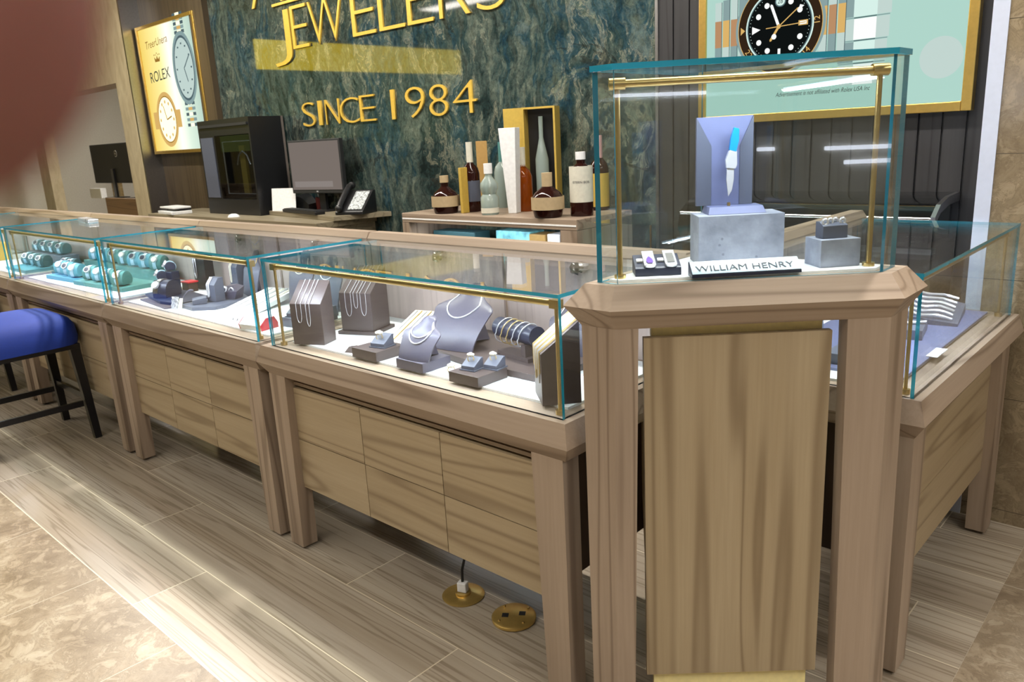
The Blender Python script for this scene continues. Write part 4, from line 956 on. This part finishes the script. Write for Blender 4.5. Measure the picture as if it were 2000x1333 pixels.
# ------------------------------------------------------------------ back counter desk and what stands on it
t = thing('back_desk', 'long olive grey wooden desk against the marble wall', 'desk', (-6.2, 2.9, 0))
b = MB(); b.box(-.78, 1.775, 0, .495, .93, .97); b.build('desk_top', 'olive_x', t, bevel=.003)
b = MB(); b.box(-.76, 1.75, .02, .495, .08, .929); b.build('cabinet', 'olive_x', t); b = MB(); b.box(-.74, 1.73, .06, .48, 0, .0795); b.build('plinth', 'black', t)
for i in range(4):
    b = MB(); b.box(-.75+i*.625, -.75+i*.625+.615, .0, .0195, .10, .92); b.build('door', 'olive_x', t)
b = MB(); b.box(1.7505, 1.762, .05, .46, .10, .90); b.build('side_panel', 'olive_x', t)
b = MB(); b.loft([[(-5.44, 3.165, z), (-4.41, 3.03, z), (-4.26, 3.395, z), (-5.44, 3.395, z)] for z in (.9705, 1.002)]); o = b.build('desk_riser', 'olive_x', None, bevel=.002); tag(o, 'raised olive grey board under the monitor and phone', 'desk riser')
RZ = 1.0025
def onz(px, py, z=RZ): q = P(px, py, z=z); return (q.x, q.y)
# monitor: 19 inch, facing the room
mx_, my_ = -4.86, 3.235
t = thing('computer_monitor', 'black framed square monitor with a grey screen, on the desk before the marble', 'monitor', (mx_, my_, RZ), R(8))
zb, zt_m = Pv(600, 378, (mx_, my_, 0), (mx_+1, my_+.14, 0)).z-RZ, Pv(620, 272, (mx_, my_, 0), (mx_+1, my_+.14, 0)).z-RZ
xl, xr = Pv(565, 320, (mx_, my_, 0), (mx_+1, my_+.14, 0)).x-mx_, Pv(667, 320, (mx_, my_, 0), (mx_+1, my_+.14, 0)).x-mx_
b = MB(); b.box(xl, xr, 0, .035, zb, zt_m); b.build('housing', 'blackm', t, bevel=.004)
b = MB(); b.box(xl+.014, xr-.014, -.003, -.0003, zb+.026, zt_m-.014); sc_ = b.build('screen', 'screen', t)
b = MB(); b.box(xl+.04, xr-.10, -.0042, -.0032, zb+.045, zb+.085); b.build('screen_bar', 'screenbar', sc_)
b = MB(); b.box((xl+xr)/2-.008, (xl+xr)/2+.008, -.0035, -.0003, zb+.008, zb+.018); b.build('logo', 'silver', t)
b = MB(); b.box((xl+xr)/2-.03, (xl+xr)/2+.03, .036, .06, .012, zb+.15); b.build('stand_neck', 'black', t); b = MB(); b.lathe([(.1, 0), (.1, .008), (.03, .0115)], ((xl+xr)/2, .05, 0)); b.build('stand_base', 'black', t)
# phone
q = onz(690, 398); t = thing('desk_phone', 'black desk phone with a long handset, at the right end of the desk', 'telephone', (-4.43, 3.215, RZ), R(24))
b = MB(); b.loft([[(x, y, z) for y, z in ((-.10, 0), (-.10, .02), (.07, .15), (.10, .15), (.10, 0))] for x in (-.09, .12)]); b.build('phone_body', 'black', t, bevel=.004)
b = MB(); b.loft([[(x, y, z) for y, z in ((-.085, .0325), (.055, .140), (.053, .144), (-.088, .036))] for x in (-.0, .105)]); b.build('button_panel', 'greyprint', t)
b = MB(); b.tube([(-.055, -.10, .045), (-.058, -.07, .075), (-.058, 0, .13), (-.055, .06, .178), (-.05, .09, .185)], .020, 10); b.sphere((-.055, -.105, .045), .026, 10); b.sphere((-.05, .09, .182), .026, 10); b.build('handset', 'black', t, True)
# keyboard, card reader, cup, paper sign, white tray, mouse
t = thing('keyboard', 'black keyboard lying at the front of the raised desk board', 'keyboard', (-4.90, 3.085, RZ), R(-9))
b = MB(); b.box(-.30, .26, .0, .075, 0, .022); b.build('keyboard_body', 'black', t, bevel=.004)
b = MB()
for i in range(14):
    for j in range(4): b.box(-.28+i*.037, -.28+i*.037+.031, -.015+.02+j*.017, .005+j*.017+.014, .0223, .027)
o = b.build('keys', 'blackm', t); o['kind'] = 'stuff'
t = thing('card_reader', 'black curved card reader on the raised desk board, beside the paper sign', 'card reader', (-5.19, 3.30, RZ), R(0))
b = MB(); b.loft([[(-.13+.26*k/10, yy, zz*(.25+.75*math.sin(math.pi*(.12+.80*k/10)))) for yy, zz in ((-.03, .0), (-.03, .10), (.05, .12), (.05, 0))] for k in range(11)]); b.build('reader_body', 'black', t, True)
t = thing('pen_cup', 'dark red pen cup with a white feather pen, left of the monitor', 'pen cup', (-5.015, 3.345, RZ))
b = MB(); b.lathe([(.03, 0), (.034, .09), (.030, .09), (.027, .006)], n=20); b.build('cup', 'darkred', t, True)
b = MB(); b.tube([(-.005, 0, .01), (-.02, 0, .12), (-.035, 0, .20)], .004); b.loft([[(-.028-.016*w_, -.003, .13+.10*v_) if False else (-.035+w_*.016*math.sin(math.pi*min(1, v_+.05))-.01*v_, yy, .12+.11*v_) for w_, yy in ((-1, 0), (0, -.004), (1, 0), (0, .004))] for v_ in (0, .2, .4, .6, .8, .98)]); b.build('feather_pen', 'paper', t)
t = thing('paper_sign', 'white paper sign standing before the black cabinet', 'sign', (-5.265, 3.188, RZ), R(16))
b = MB(); b.loft([[(-.115, 0, 0), (.115, 0, 0), (.115, .003, 0), (-.115, .003, 0)], [(-.115, .02, .165), (.115, .02, .165), (.115, .023, .165), (-.115, .023, .165)]]); b.build('sheet', 'paper', t)
q = P(425, 408, z=.97); t = thing('printer_tray', 'white slim document tray on the desk below the black cabinet', 'document tray', (q.x+.02, 2.975, .9705), R(-6))
b = MB(); b.box(-.17, .17, -.07, .10, 0, .026); b.build('lower_tray', 'white', t, bevel=.004); b = MB(); b.box(-.15, .15, .0, .10, .0265, .045); b.build('gap', 'black', t); b = MB(); b.box(-.17, .16, -.05, .10, .0455, .06); b.build('upper_tray', 'white', t, bevel=.004)
q = P(473, 413, z=.985); t = thing('computer_mouse', 'small white mouse on the desk, right of the document tray', 'mouse', (-5.62, 2.97, .9705), R(-60))
b = MB(); b.sphere((0, 0, .0), .05, 14, sc=(.55, 1, .55)); b.v = [(x, y, max(z, 0)) for x, y, z in b.v]; b.build('mouse_body', 'white', t, True)
# black cabinet with a window
cx0, cx1, cyf = -6.25, -5.455, 3.10
a3 = (cx0, cyf, 0); c3_ = (cx1, cyf, 0)
ztop = 1.695
t = thing('display_cabinet', 'tall black cabinet with a glass window, standing on the desk before the marble', 'cabinet', (cx0, cyf, .9705))
H2 = ztop-.9705; Wc = cx1-cx0
b = MB(); b.box(0, .02, .0, .27, .0, H2); b.box(Wc-.02, Wc, .0, .27, 0, H2); b.box(.02, Wc-.02, 0, .27, H2-.12, H2); b.box(.02, Wc-.02, 0, .27, 0, .12); b.box(.02, .25, 0, .02, .12, H2-.12); o = b.build('cabinet_shell', 'black', t)
b = MB(); b.box(0, Wc, .2705, .29, .0, H2); b.build('back_wall', 'cabgrey', t)
b = MB(); b.box(.03, Wc-.03, .08, .26, .1205, .126); b.build('inner_shelf', 'steel', t)
b = MB(); b.box(.03, .225, -.006, -.0004, .13, H2-.13); b.build('grey_panel', 'slate', t)
d = MB(); d.box(.252, Wc-.022, -.001, .004, .125, H2-.125); d.build('window', 'smoked', t)
fr_ = MB(); x0, x1, z0, z1 = .31, Wc-.05, .16, H2-.17
fr_.tube([(x0, .03, z0), (x1, .03, z0), (x1, .03, z1), (x0, .03, z1)], .006, 6, True); fr_.build('inner_frame', 'silver', t)
b = MB(); b.box(.42, .50, .1, .12, .15, H2-.2); b.build('yellow_strip', 'goldbox', t)
b = MB(); b.box(.03, Wc-.02, -.012, -.0005, H2-.055, H2-.035); b.build('vent_slot', 'blackm', t)
t2 = b = MB(); b.tube([(.46, .05, .38), (.50, .05, .45), (.56, .05, .48), (.62, .05, .45), (.66, .05, .38)], .006); b.build('hook', 'silver', t, True)

# ------------------------------------------------------------------ bottle cabinet
BX0, BX1, BY, BZ2 = -3.51, -2.255, 2.87, 1.0635
t = thing('bottle_cabinet', 'open brown wooden cabinet with bottles on top, before the marble wall', 'cabinet', (BX0, BY, 0)); Wb = BX1-BX0
b = MB(); b.box(0, Wb, 0, .45, 1.012, BZ2); b.build('top_board', 'wood_x', t, bevel=.003)
b = MB(); b.box(.004, Wb-.004, -.0022, -.0003, 1.030, 1.0375); b.build('inlay_strip', 'paper', t)
for x0, x1 in ((0, .055), (Wb-.10, Wb)): 
    b = MB(); b.box(x0, x1, .0, .45, 0, 1.0115); b.build('side_post', 'wood_z', t)
b = MB(); b.box(.056, Wb-.101, .0, .44, 0, .80); b.build('lower_body', 'wood_x', t)
b = MB(); b.box(.056, Wb-.101, .40, .41, .801, 1.0115); b.build('rear_glass', 'glass', t)
for nm, lb, px, w_, h_, mat in (('gift_box', 'pale box inside the left of the bottle cabinet', 822, .10, .10, 'labelw'), ('gift_box', 'tan box inside the right of the bottle cabinet', 1048, .11, .10, 'kraft'), ('gift_box', 'white box inside the right end of the bottle cabinet', 1080, .08, .105, 'paper'),
                                ('ice_bag', 'pale blue crystal block inside the bottle cabinet', 1000, .24, .11, 'icy'), ('ice_bag', 'dull teal crystal block inside the left half of the bottle cabinet', 885, .34, .09, 'teal_d')):
    q = P(px, 447, y=3.02); b = MB(); b.box(-w_/2, w_/2, 0, .12, 0, h_+.06); o = b.build(nm, mat, None, bevel=.004); o.location = (q.x, 3.02, .801); tag(o, lb, 'box')
ld = bpy.data.lights.new('cabinet_light', 'AREA'); ld.shape = 'RECTANGLE'; ld.size = 1.0; ld.size_y = .04; ld.energy = 3.0; ld.color = (.85, .92, 1); lo = bpy.data.objects.new('cabinet_light', ld); col.objects.link(lo); lo.location = ((BX0+BX1)/2, BY+.05, 1.010); lo.rotation_euler = (R(20), 0, 0)
t = thing('glass_case_end', 'low glass case beside the bottle cabinet, seen through the tower', 'glass case', (BX1+.02, 2.87, 0))
b = MB(); b.box(0, .37, .02, .42, 0, .80); b.build('case_body', 'wood_z', t); b = MB(); b.box(0, .37, .02, .42, .801, 1.05); b.m = [0]*6; b.build('glass_box', 'glass', t); b = MB(); b.box(.02, .35, .04, .40, .8015, .83); b.build('inner_shelf', 'icy', t)
b = MB(); b.box(.368, .372, .01, .0195, .80, 1.05); b.build('corner_strip', 'brass', t)

def bottle(name, label, px, py, h, prof, mats, mis, z=BZ2+.0005, lab=None, cap=None, n=28, sq=None):
    q = P(px, py, z=z); t = thing(name, label, 'bottle', (q.x, q.y, z), 0, None)
    b = MB(); b.lathe([(r*h, zz*h) for r, zz in prof], n=n)
    if sq: b.v = [(x*sq, y/1.0, zz) for x, y, zz in b.v]
    b.build('bottle_body', mats[0], t, True)
    if lab: 
        r0, z0, z1 = lab[:3]; b = MB(); b.lathe([(r0*h, z0*h), (r0*h, z1*h)], n=n); b.m = b.m[:-2]; b.f = b.f[:-2]; b.build('bottle_label', lab[3], t, True)
    if cap: b = MB(); b.lathe([(cap[0]*h, cap[1]*h), (cap[0]*h, cap[2]*h)], n=18); b.build('bottle_cap', cap[3], t, True)
    return t
RND = [(.0, 0), (.30, .0), (.32, .03), (.37, .30), (.36, .42), (.29, .54), (.14, .66), (.10, .70), (.10, .84), (0, .84)]
bottle('whiskey_bottle', 'round bottle with tan label at the left end of the shelf', 872, 416, .205, RND, ['rum'], None, lab=(.374, .18, .46, 'label'), cap=(.12, .80, .98, 'label'))
bottle('whiskey_bottle', 'round dark bottle with tan label at the shelf front, before the open gold box', 1071, 424, .215, RND, ['rum'], None, lab=(.374, .18, .46, 'label'), cap=(.12, .68, .98, 'label'))
TALL = [(0, 0), (.125, 0), (.13, .03), (.13, .55), (.11, .63), (.05, .70), (.042, .74), (.042, .97), (0, .97)]
bottle('tequila_bottle', 'tall dark bottle with a pale wrapped neck, second on the shelf', 924, 413, .37, TALL, ['rum'], None, lab=(.132, .15, .45, 'slate'), cap=(.048, .66, 1.0, 'labelw'))
bottle('vodka_bottle', 'squat clear bottle with a white stopper and label', 958, 419, .26, [(0, 0), (.17, 0), (.18, .05), (.18, .34), (.14, .40), (.18, .52), (.17, .62), (.09, .72), (.07, .76), (.07, .86), (0, .86)], ['clearliq'], None, lab=(.182, .04, .14, 'labelw'), cap=(.085, .80, 1.0, 'white'))
bottle('whiskey_bottle', 'tall amber bottle with a cork printed neck beside the gold box', 1024, 412, .33, [(0, 0), (.15, 0), (.155, .03), (.15, .55), (.12, .63), (.055, .70), (.05, .98), (0, .98)], ['amber'], None, lab=None, cap=(.055, .70, 1.0, 'labelw'))
bottle('gin_bottle', 'clear bottle standing behind the white stand on the shelf', 985, 405, .36, TALL, ['clearliq'], None, cap=(.05, .7, 1.0, 'teal'))
bottle('bourbon_bottle', 'clear printed bottle with a white cap, left of the tower glass', 1137, 421, .30, [(0, 0), (.18, 0), (.185, .03), (.185, .62), (.15, .74), (.07, .82), (.065, .95), (0, .95)], ['rum'], None, lab=(.188, .22, .78, 'labelw'), cap=(.08, .88, 1.0, 'white'))
BB = bpy.data.objects['bourbon_bottle']; r_ = .30*.190; av = math.atan2(-BB.location.x, BB.location.y)
tx = realise(text('label_print', 'ISTERN BOB.', .016, 'ink', None, (0, 0, 0), (0, 0, 0), 0, 0, 'CENTER'))
for v in tx.data.vertices: a_ = -math.pi/2+av+v.co.x/r_; v.co = (r_*math.cos(a_), r_*math.sin(a_), .155+v.co.y)
tx.parent = BB
bottle('wine_bottle', 'dark bottle with a pink foil neck, seen through the tower glass', 1172, 410, .37, TALL, ['rum'], None, lab=(.132, .05, .5, 'goldbox'), cap=(.05, .60, 1.0, 'pinkfoil'))
q = P(1137, 400, z=1.15); 
def carton(name, label, px, py, w_, d_, h_, mat, rz=0, z=BZ2+.0005):
    q = P(px, py, z=z); b = MB(); b.box(-w_/2, w_/2, -d_/2, d_/2, 0, h_); o = b.build(name, mat, None, bevel=.002); o.location = (q.x, q.y, z); o.rotation_euler.z = rz; return tag(o, label, 'box')
carton('bottle_carton', 'tan cardboard carton behind the dark bottle', 962, 398, .13, .10, .37, 'kraft', R(20))
carton('bottle_carton', 'tan carton seen through the tower glass', 1210, 402, .12, .10, .42, 'kraft', R(20))
carton('bottle_carton', 'thin yellow carton beside the dark wrapped bottle', 909, 416, .018, .05, .24, 'goldbox')
q = P(1003, 416, z=BZ2); t = thing('bottle_stand', 'slim white acrylic stand between the clear and amber bottles', 'stand', (q.x, q.y, BZ2+.0005), R(18))
b = MB(); b.loft([[(-.015, -.03, 0), (.03, -.03, 0), (.03, .03, 0), (-.015, .03, 0)], [(-.05, -.03, .43), (.045, -.03, .43), (.045, .03, .43), (-.05, .03, .43)]]); b.build('stand_body', 'white', t, bevel=.002)
q = P(1058, 408, z=BZ2); t = thing('gift_box', 'tall open gold box with a black lining holding a slim bottle', 'box', (q.x, q.y+.02, BZ2+.0005), R(24))
b = MB(); b.box(-.09, .09, .05, .06, 0, .53); b.box(-.09, -.08, -.04, .05, 0, .53); b.box(.08, .09, -.04, .05, 0, .53); b.box(-.08, .08, -.04, .05, .52, .53); b.box(-.08, .08, -.04, .05, 0, .01); b.build('box_shell', 'goldbox', t)
b = MB(); b.box(-.0795, .0795, .035, .0495, .0105, .5195); b.build('lining', 'black', t)
b = MB(); b.lathe([(0, 0), (.035, 0), (.036, .25), (.02, .32), (.012, .36), (.012, .47), (0, .47)], (0, .0, .012)); b.build('slim_bottle', 'clearliq', t, True)
b = MB(); b.box(-.20, -.095, -.02, .0, 0, .53); b.build('box_lid', 'goldbox', t)

# curved dark back counter seen through the tower
t = thing('back_counter', 'dark counter with a curved glass front along the slatted wall', 'counter', (-1.84, 3.085, 0))
b = MB(); b.box(0, 1.03, .02, .305, 0, .98); b.build('counter_body', 'slat_l', t)
pf = [(.0, .981), (-.02, 1.03), (.0, 1.09), (.06, 1.13), (.16, 1.15), (.305, 1.155)]
b = MB(); b.loft([[(x, y, z) for y, z in pf]+[(x, y, z-.008) for y, z in reversed(pf[1:])] for x in (.0, 1.02)]); b.build('curved_glass', 'smoked', t, True)
b = MB(); b.loft([[(x, y-.004, z+.002) for y, z in pf[2:]]+[(x, y, z-.03) for y, z in reversed(pf[2:])] for x in (1.0205, 1.036)]); b.build('metal_end', 'steel', t)
b = MB(); b.box(0, 1.04, -.03, .02, .96, .980); b.build('shelf_edge', 'steel', t)
b = MB(); b.box(.01, 1.01, .285, .305, .981, 1.14); b.build('back_board', 'blackm', t)
for i in range(4):
    b = MB(); b.box(.06+i*.25, .24+i*.25, .10, .28, .981, 1.02); o = b.build('display_tray', 'black', None); o.location = (-1.84, 3.085, .0005); tag(o, 'dark display tray, %s from the left in the curved counter' % oc[i], 'display tray', 'dark trays in the curved counter')

# ------------------------------------------------------------------ room beyond the opening
q = P(215, 400, z=.78); 
t = thing('office_desk', 'dark brown desk in the room beyond the stone column', 'desk', (-9.9, 4.4, 0))
b = MB(); b.box(-1.7, 1.5, 0, .7, .86, .90); b.build('desk_top', 'darkwood', t); b = MB(); b.box(-1.65, 1.45, .02, .04, 0, .859); b.build('front_panel', 'darkwood', t)
for x in (-1.65, 1.40): b = MB(); b.box(x, x+.05, .041, .68, 0, .859); b.build('side_panel', 'darkwood', t)
yq = 4.55; a3, c3_ = (-10, yq, 0), (-9, yq, 0)
xl, xr, zt_, zb_ = Pv(178, 310, a3, c3_).x, Pv(262, 310, a3, c3_).x, Pv(200, 282, a3, c3_).z, Pv(215, 358, a3, c3_).z
t = thing('computer_monitor', 'back of a black monitor with a round silver logo, on the dark brown desk', 'monitor', ((xl+xr)/2, yq, .9005))
hw = (xr-xl)/2; b = MB(); b.box(-hw, hw, 0, .05, zb_-.90, zt_-.90); b.build('housing', 'blackm', t, bevel=.01)
b = MB(); b.cyl((hw*.22, -.004, (zt_-.90)-.14), (hw*.22, -.0003, (zt_-.90)-.14), .045, n=24); lg = b.build('logo', 'silver', t); b = MB(); b.cyl((hw*.22, -.006, (zt_-.90)-.14), (hw*.22, -.0043, (zt_-.90)-.14), .036, n=24); b.build('logo_disc', 'blackm', lg)
o = realise(text('logo_text', 'DELL', .03, 'white', None, (0, 0, 0), (0, 0, 0), 0, 0, 'CENTER'))
for v in o.data.vertices: v.co = (hw*.22+v.co.x*.9, -.0065, zt_-.90-.14-.010+v.co.y)
o.parent = lg
b = MB(); b.box(-.04, .04, -.03, .0, .012, zb_-.90+.2); b.build('stand_neck', 'black', t); b = MB(); b.box(-.16, .16, -.12, .10, 0, .012); b.build('stand_base', 'black', t)
t = thing('document_box', 'white box lying under the black monitor in the far room', 'box', (xl+.38, yq-.12, .9005)); b = MB(); b.box(-.24, .16, -.03, .05, 0, .14); b.build('box_body', 'white', t, bevel=.004)
b = MB(); b.box(P(219, 250, y=5.9).x, P(246, 250, y=5.9).x, 5.90, 5.99, 0, 2.6); struct(b.build('door_1', 'orange_wood'))
b = MB(); b.box(-9.9, -8.1, 3.65, 3.7, 0, 1.0); struct(b.build('wall_partition', 'orange_wood2'))
t = thing('wood_column', 'pale wooden column at the left, beyond the showcases', 'column', (P(96, 380, y=4.0).x, 4.05, 0)); b = MB(); b.box(-.19, .19, -.05, .1, 0, 3.199); b.build('column_shaft', 'colstone', t)
b = MB(); b.box(P(106, 380, y=5.3).x, P(236, 380, y=5.3).x, 5.3, 5.35, 0, 1.55); struct(b.build('wall_ochre', 'ochre'))

# ------------------------------------------------------------------ stools
def stool(x, y, label):
    t = thing('bar_stool', label, 'stool', (x, y, 0), 0, 'blue velvet stools at the row of cases')
    hw, hd = .26, .285
    b = MB(); ns = 12; rings = []
    prof = [(1.0, .525), (1.02, .56), (1.0, .62), (.93, .655), (.8, .678), (.55, .692), (.25, .698)]
    for f_, z_ in prof:
        rings.append([((abs(math.cos(a_))**.38*math.copysign(1, math.cos(a_)))*hw*f_, (abs(math.sin(a_))**.38*math.copysign(1, math.sin(a_)))*hd*f_, z_-(.030*(1-abs(math.cos(a_)))**2*0)) for a_ in [2*math.pi*k/40 for k in range(40)]])
    b.loft(rings); s_ = b.build('seat', 'blueglow', t, True)
    b = MB(); b.box(-hw+.02, hw-.02, -hd+.02, hd-.02, .500, .5245); b.build('seat_frame', 'blackwood', t)
    tops = {}
    for sx in (-1, 1):
        for sy in (-1, 1):
            xt, yt, xb, yb = sx*(hw-.045), sy*(hd-.045), sx*(hw-.022), sy*(hd-.02)
            r = lambda cx_, cy_, z_, w_: [(cx_-w_, cy_-w_, z_), (cx_+w_, cy_-w_, z_), (cx_+w_, cy_+w_, z_), (cx_-w_, cy_+w_, z_)]
            b = MB(); b.loft([r(xb, yb, 0, .017), r((xt+xb)/2, (yt+yb)/2, .26, .020), r(xt, yt, .4995, .024)]); b.build('leg', 'blackwood', t)
    for sx in (-1, 1): b = MB(); b.box(sx*(hw-.036)-.009, sx*(hw-.036)+.009, -hd+.055, hd-.055, .185, .215); b.build('stretcher', 'blackwood', t)
    for sy in (-1, 1): b = MB(); b.box(-hw+.055, hw-.055, sy*(hd-.034)-.009, sy*(hd-.034)+.009, .22 if sy > 0 else .13, .25 if sy > 0 else .16); b.build('stretcher', 'blackwood', t)
stool(-4.625, 1.095, 'royal blue velvet stool with black legs at the left edge of the photo')
stool(-6.06, 1.095, 'second blue stool, mostly hidden behind the nearer blue stool')

# ------------------------------------------------------------------ floor outlets and cable
t = thing('floor_outlet', 'round brass floor plate with a cable plugged in, under the necklace case', 'floor outlet', (-1.718, 1.524, 0), R(20))
b = MB(); b.lathe([(.068, 0), (.070, .004), (.060, .009), (.0, .009)], n=40); b.build('plate', 'brass_polished', t, True)
b = MB(); b.cyl((0, 0, .0093), (0, 0, .016), .026, n=24); b.build('socket_ring', 'brass_polished', t, True)
b = MB(); b.box(-.016, .016, -.012, .012, .0165, .05); b.build('plug', 'white', t, bevel=.003)
b = MB(); b.tube([(-1.718, 1.524, .051), (-1.722, 1.53, .09), (-1.72, 1.56, .17), (-1.71, 1.60, .258)], .0045, 8); o = b.build('power_cable', 'cord', None, True); tag(o, 'black cable rising from the brass floor plate into the case', 'cable')
t = thing('floor_outlet', 'round brass floor cover with two square holes, beside the case leg', 'floor outlet', (-1.498, 1.530, 0), R(35))
b = MB(); b.lathe([(.064, 0), (.069, .004), (.069, .012), (.062, .017), (.0, .017)], n=44); b.build('cover', 'brass_polished', t, True)
for x, y in ((-.026, -.006), (.026, .006)): b = MB(); b.box(x-.010, x+.010, y-.010, y+.010, .0172, .0182); b.build('socket_hole', 'black', t)
for a_ in (40, 130, 220, 310): b = MB(); b.sphere((.054*math.cos(R(a_)), .054*math.sin(R(a_)), .0175), .0045, 8); b.build('screw', 'brass', t, True)

# ------------------------------------------------------------------ lit sign across the aisle (it mirrors in the marble)
t = thing('aisle_sign', 'yellow backlit sign at the far left, mirrored in the marble', 'backlit sign', (-9.0, -.2, 1.0))
b = MB(); b.box(-.04, 0, -1.75, 1.66, 1.40, 1.745); b.build('sign_face', 'sign_y', t)
b = MB(); b.box(-.04, 0, -1.75, 1.66, .45, 1.399); b.build('lower_face', 'sign_d', t)
for y in (-1.7, 1.6): b = MB(); b.box(-.04, 0, y-.03, y+.03, -1.0, .449); b.build('post', 'black', t)
def mirrored(px, py):
    n = V((fn.x, fn.y, 0)); a = V((GP[1][0], GP[1][1], 0)); d = ray(px, py).normalized()
    h = CO+d*((a-CO).dot(n)/d.dot(n)); r = d-n*2*d.dot(n)
    ts = [t_ for t_ in ((-5.977-h.y)/r.y if r.y < 0 else 99, (5.977-h.x)/r.x if r.x > 0 else 99)]; return h+r*min(ts)
for (a_, c_, s_) in (((1150, 189), (1378, 181), 'upper'), ((1480, 292), (1512, 291), 'short left'), ((1612, 290), (1752, 285), 'middle'), ((1650, 317), (1766, 312), 'lower')):  # light lines added on the far walls, for their reflections in the tower glass
    u, v = mirrored(*a_), mirrored(*c_)
    if u.z < .1 or v.z < .1: continue
    b = MB(); m_ = (u+v)/2; b.tube([u-m_, v-m_], .022, 8); o = b.build('light_line', 'line_led', None); o.location = m_; tag(o, '%s light line added on a far wall, mirrored in the tower glass' % s_, 'light')
# ------------------------------------------------------------------ finger over the lens
def fingertip():
    d = .052
    def at_(px, py, dd): r = ray(px, py); return CO+r*(dd/FPX)
    path = [(-715, -215, .050, .0115), (-480, -118, .050, .0128), (-280, -30, .050, .0135), (-130, 38, .0505, .0132), (-15, 85, .051, .0118), (72, 118, .0515, .0093), (128, 138, .052, .0062), (158, 148, .052, .002)]
    b = MB(); pts = [at_(px, py, dd) for px, py, dd, _ in path]; n = 24; rings = []
    for i, p in enumerate(pts):
        a = pts[max(0, i-1)]; c = pts[min(len(pts)-1, i+1)]; dv = (c-a).normalized(); u = dv.cross(CF).normalized(); w_ = dv.cross(u)
        r = path[i][3]; rings.append([p+u*r*math.cos(2*math.pi*k/n)*1.06+w_*r*.92*math.sin(2*math.pi*k/n) for k in range(n)])
    b.loft(rings); o = b.build('finger', 'skin', None, True)
    c = pts[3].copy(); 
    for v in o.data.vertices: v.co = v.co-c
    o.location = c
    m = o.modifiers.new('smooth', 'SUBSURF'); m.levels = 1; m.render_levels = 2
    tag(o, 'blurred fingertip covering the upper left corner in front of the lens', 'finger')
fingertip()
# ------------------------------------------------------------------ lights
def area(name, x, y, z, sx, sy, e, c=(1, .93, .84), rx=0, ry=0, vis=True):
    ld = bpy.data.lights.new(name, 'AREA'); ld.shape = 'RECTANGLE'; ld.size = sx; ld.size_y = sy; ld.energy = e; ld.color = c
    o = bpy.data.objects.new(name, ld); col.objects.link(o); o.location = (x, y, z); o.rotation_euler = (R(rx), R(ry), 0); return o
def ceiling_light(x, y, sx, sy, e, label):
    t = thing('ceiling_light', label, 'ceiling light', (x, y, 3.2))
    b = MB(); b.box(-sx/2-.02, sx/2+.02, -sy/2-.02, sy/2+.02, -.03, -.001); b.build('housing', 'white', t)
    b = MB(); b.box(-sx/2, sx/2, -sy/2, sy/2, -.034, -.0301); b.build('diffuser', 'ceil_led', t)
    o = area('lamp', 0, 0, -.05, sx, sy, e); o.parent = t
ceiling_light(-2.2, 2.2, 4.0, .10, 105, 'long ceiling light line above the row of cases')
ceiling_light(-6.0, 2.2, 3.0, .10, 80, 'long ceiling light line above the watch cases')
ceiling_light(-1.5, -.9, 5.0, .3, 50, 'ceiling light line behind the photographer')
ceiling_light(-6.5, -.9, 4.0, .3, 36, 'ceiling light line in the mall aisle')
ceiling_light(1.8, 1.0, .3, 3.0, 62, 'ceiling light line over the right aisle')
ceiling_light(-10.5, 4.6, 2.0, .3, 60, 'ceiling light in the room beyond the opening')
def downlight(x, y, tx, ty, e, label, deg=46):
    t = thing('ceiling_spotlight', label, 'ceiling light', (x, y, 3.2)); b = MB(); b.cyl((0, 0, -.025), (0, 0, -.001), .055, n=28); b.build('housing', 'white', t, True)
    b = MB(); b.cyl((0, 0, -.028), (0, 0, -.0255), .042, n=28); b.build('lens', 'ceil_led', t)
    ld = bpy.data.lights.new('spot', 'SPOT'); ld.energy = e; ld.color = (1, .95, .88); ld.spot_size = R(deg); ld.spot_blend = .5; ld.shadow_soft_size = .05
    o = bpy.data.objects.new('spot', ld); col.objects.link(o); o.location = (0, 0, -.04); o.parent = t
    o.rotation_euler = V((tx-x, ty-y, -3.2)).to_track_quat('-Z', 'Y').to_euler()
for i, x in enumerate((-5.6, -4.2, -2.9, -1.7, -.5)): downlight(x, 2.15, x+.1, .45, 230, 'recessed ceiling spot shining on the aisle floor, %s from the left' % ('first', 'second', 'third', 'fourth', 'fifth')[i])
downlight(.9, 2.3, .3, 1.3, 120, 'recessed ceiling spot above the right aisle')
w = bpy.data.worlds.new('world'); SC.world = w; w.use_nodes = True
w.node_tree.nodes['Background'].inputs[0].default_value = (.9, .93, 1, 1); w.node_tree.nodes['Background'].inputs[1].default_value = .13

# ------------------------------------------------------------------ camera
cd = bpy.data.cameras.new('camera'); co = bpy.data.objects.new('camera', cd); col.objects.link(co)
cd.sensor_width = 36; cd.lens = FPX/2000*36; cd.clip_start = .005; cd.clip_end = 60
m3 = Matrix((CR, CU, -CF)).transposed(); co.matrix_world = Matrix.Translation(CO) @ m3.to_4x4()
cd.dof.use_dof = True; cd.dof.focus_distance = 2.4; cd.dof.aperture_fstop = 8.4
SC.camera = co
SC.view_settings.view_transform = 'Standard'; SC.view_settings.look = 'None'; SC.view_settings.gamma = 1; SC.view_settings.exposure = .06
SC.view_settings.use_curve_mapping = False
SC.cycles.transparent_max_bounces = 40; SC.cycles.max_bounces = 8; SC.cycles.caustics_reflective = False; SC.cycles.caustics_refractive = False
SC.cycles.use_denoising = True; SC.cycles.sample_clamp_indirect = 6
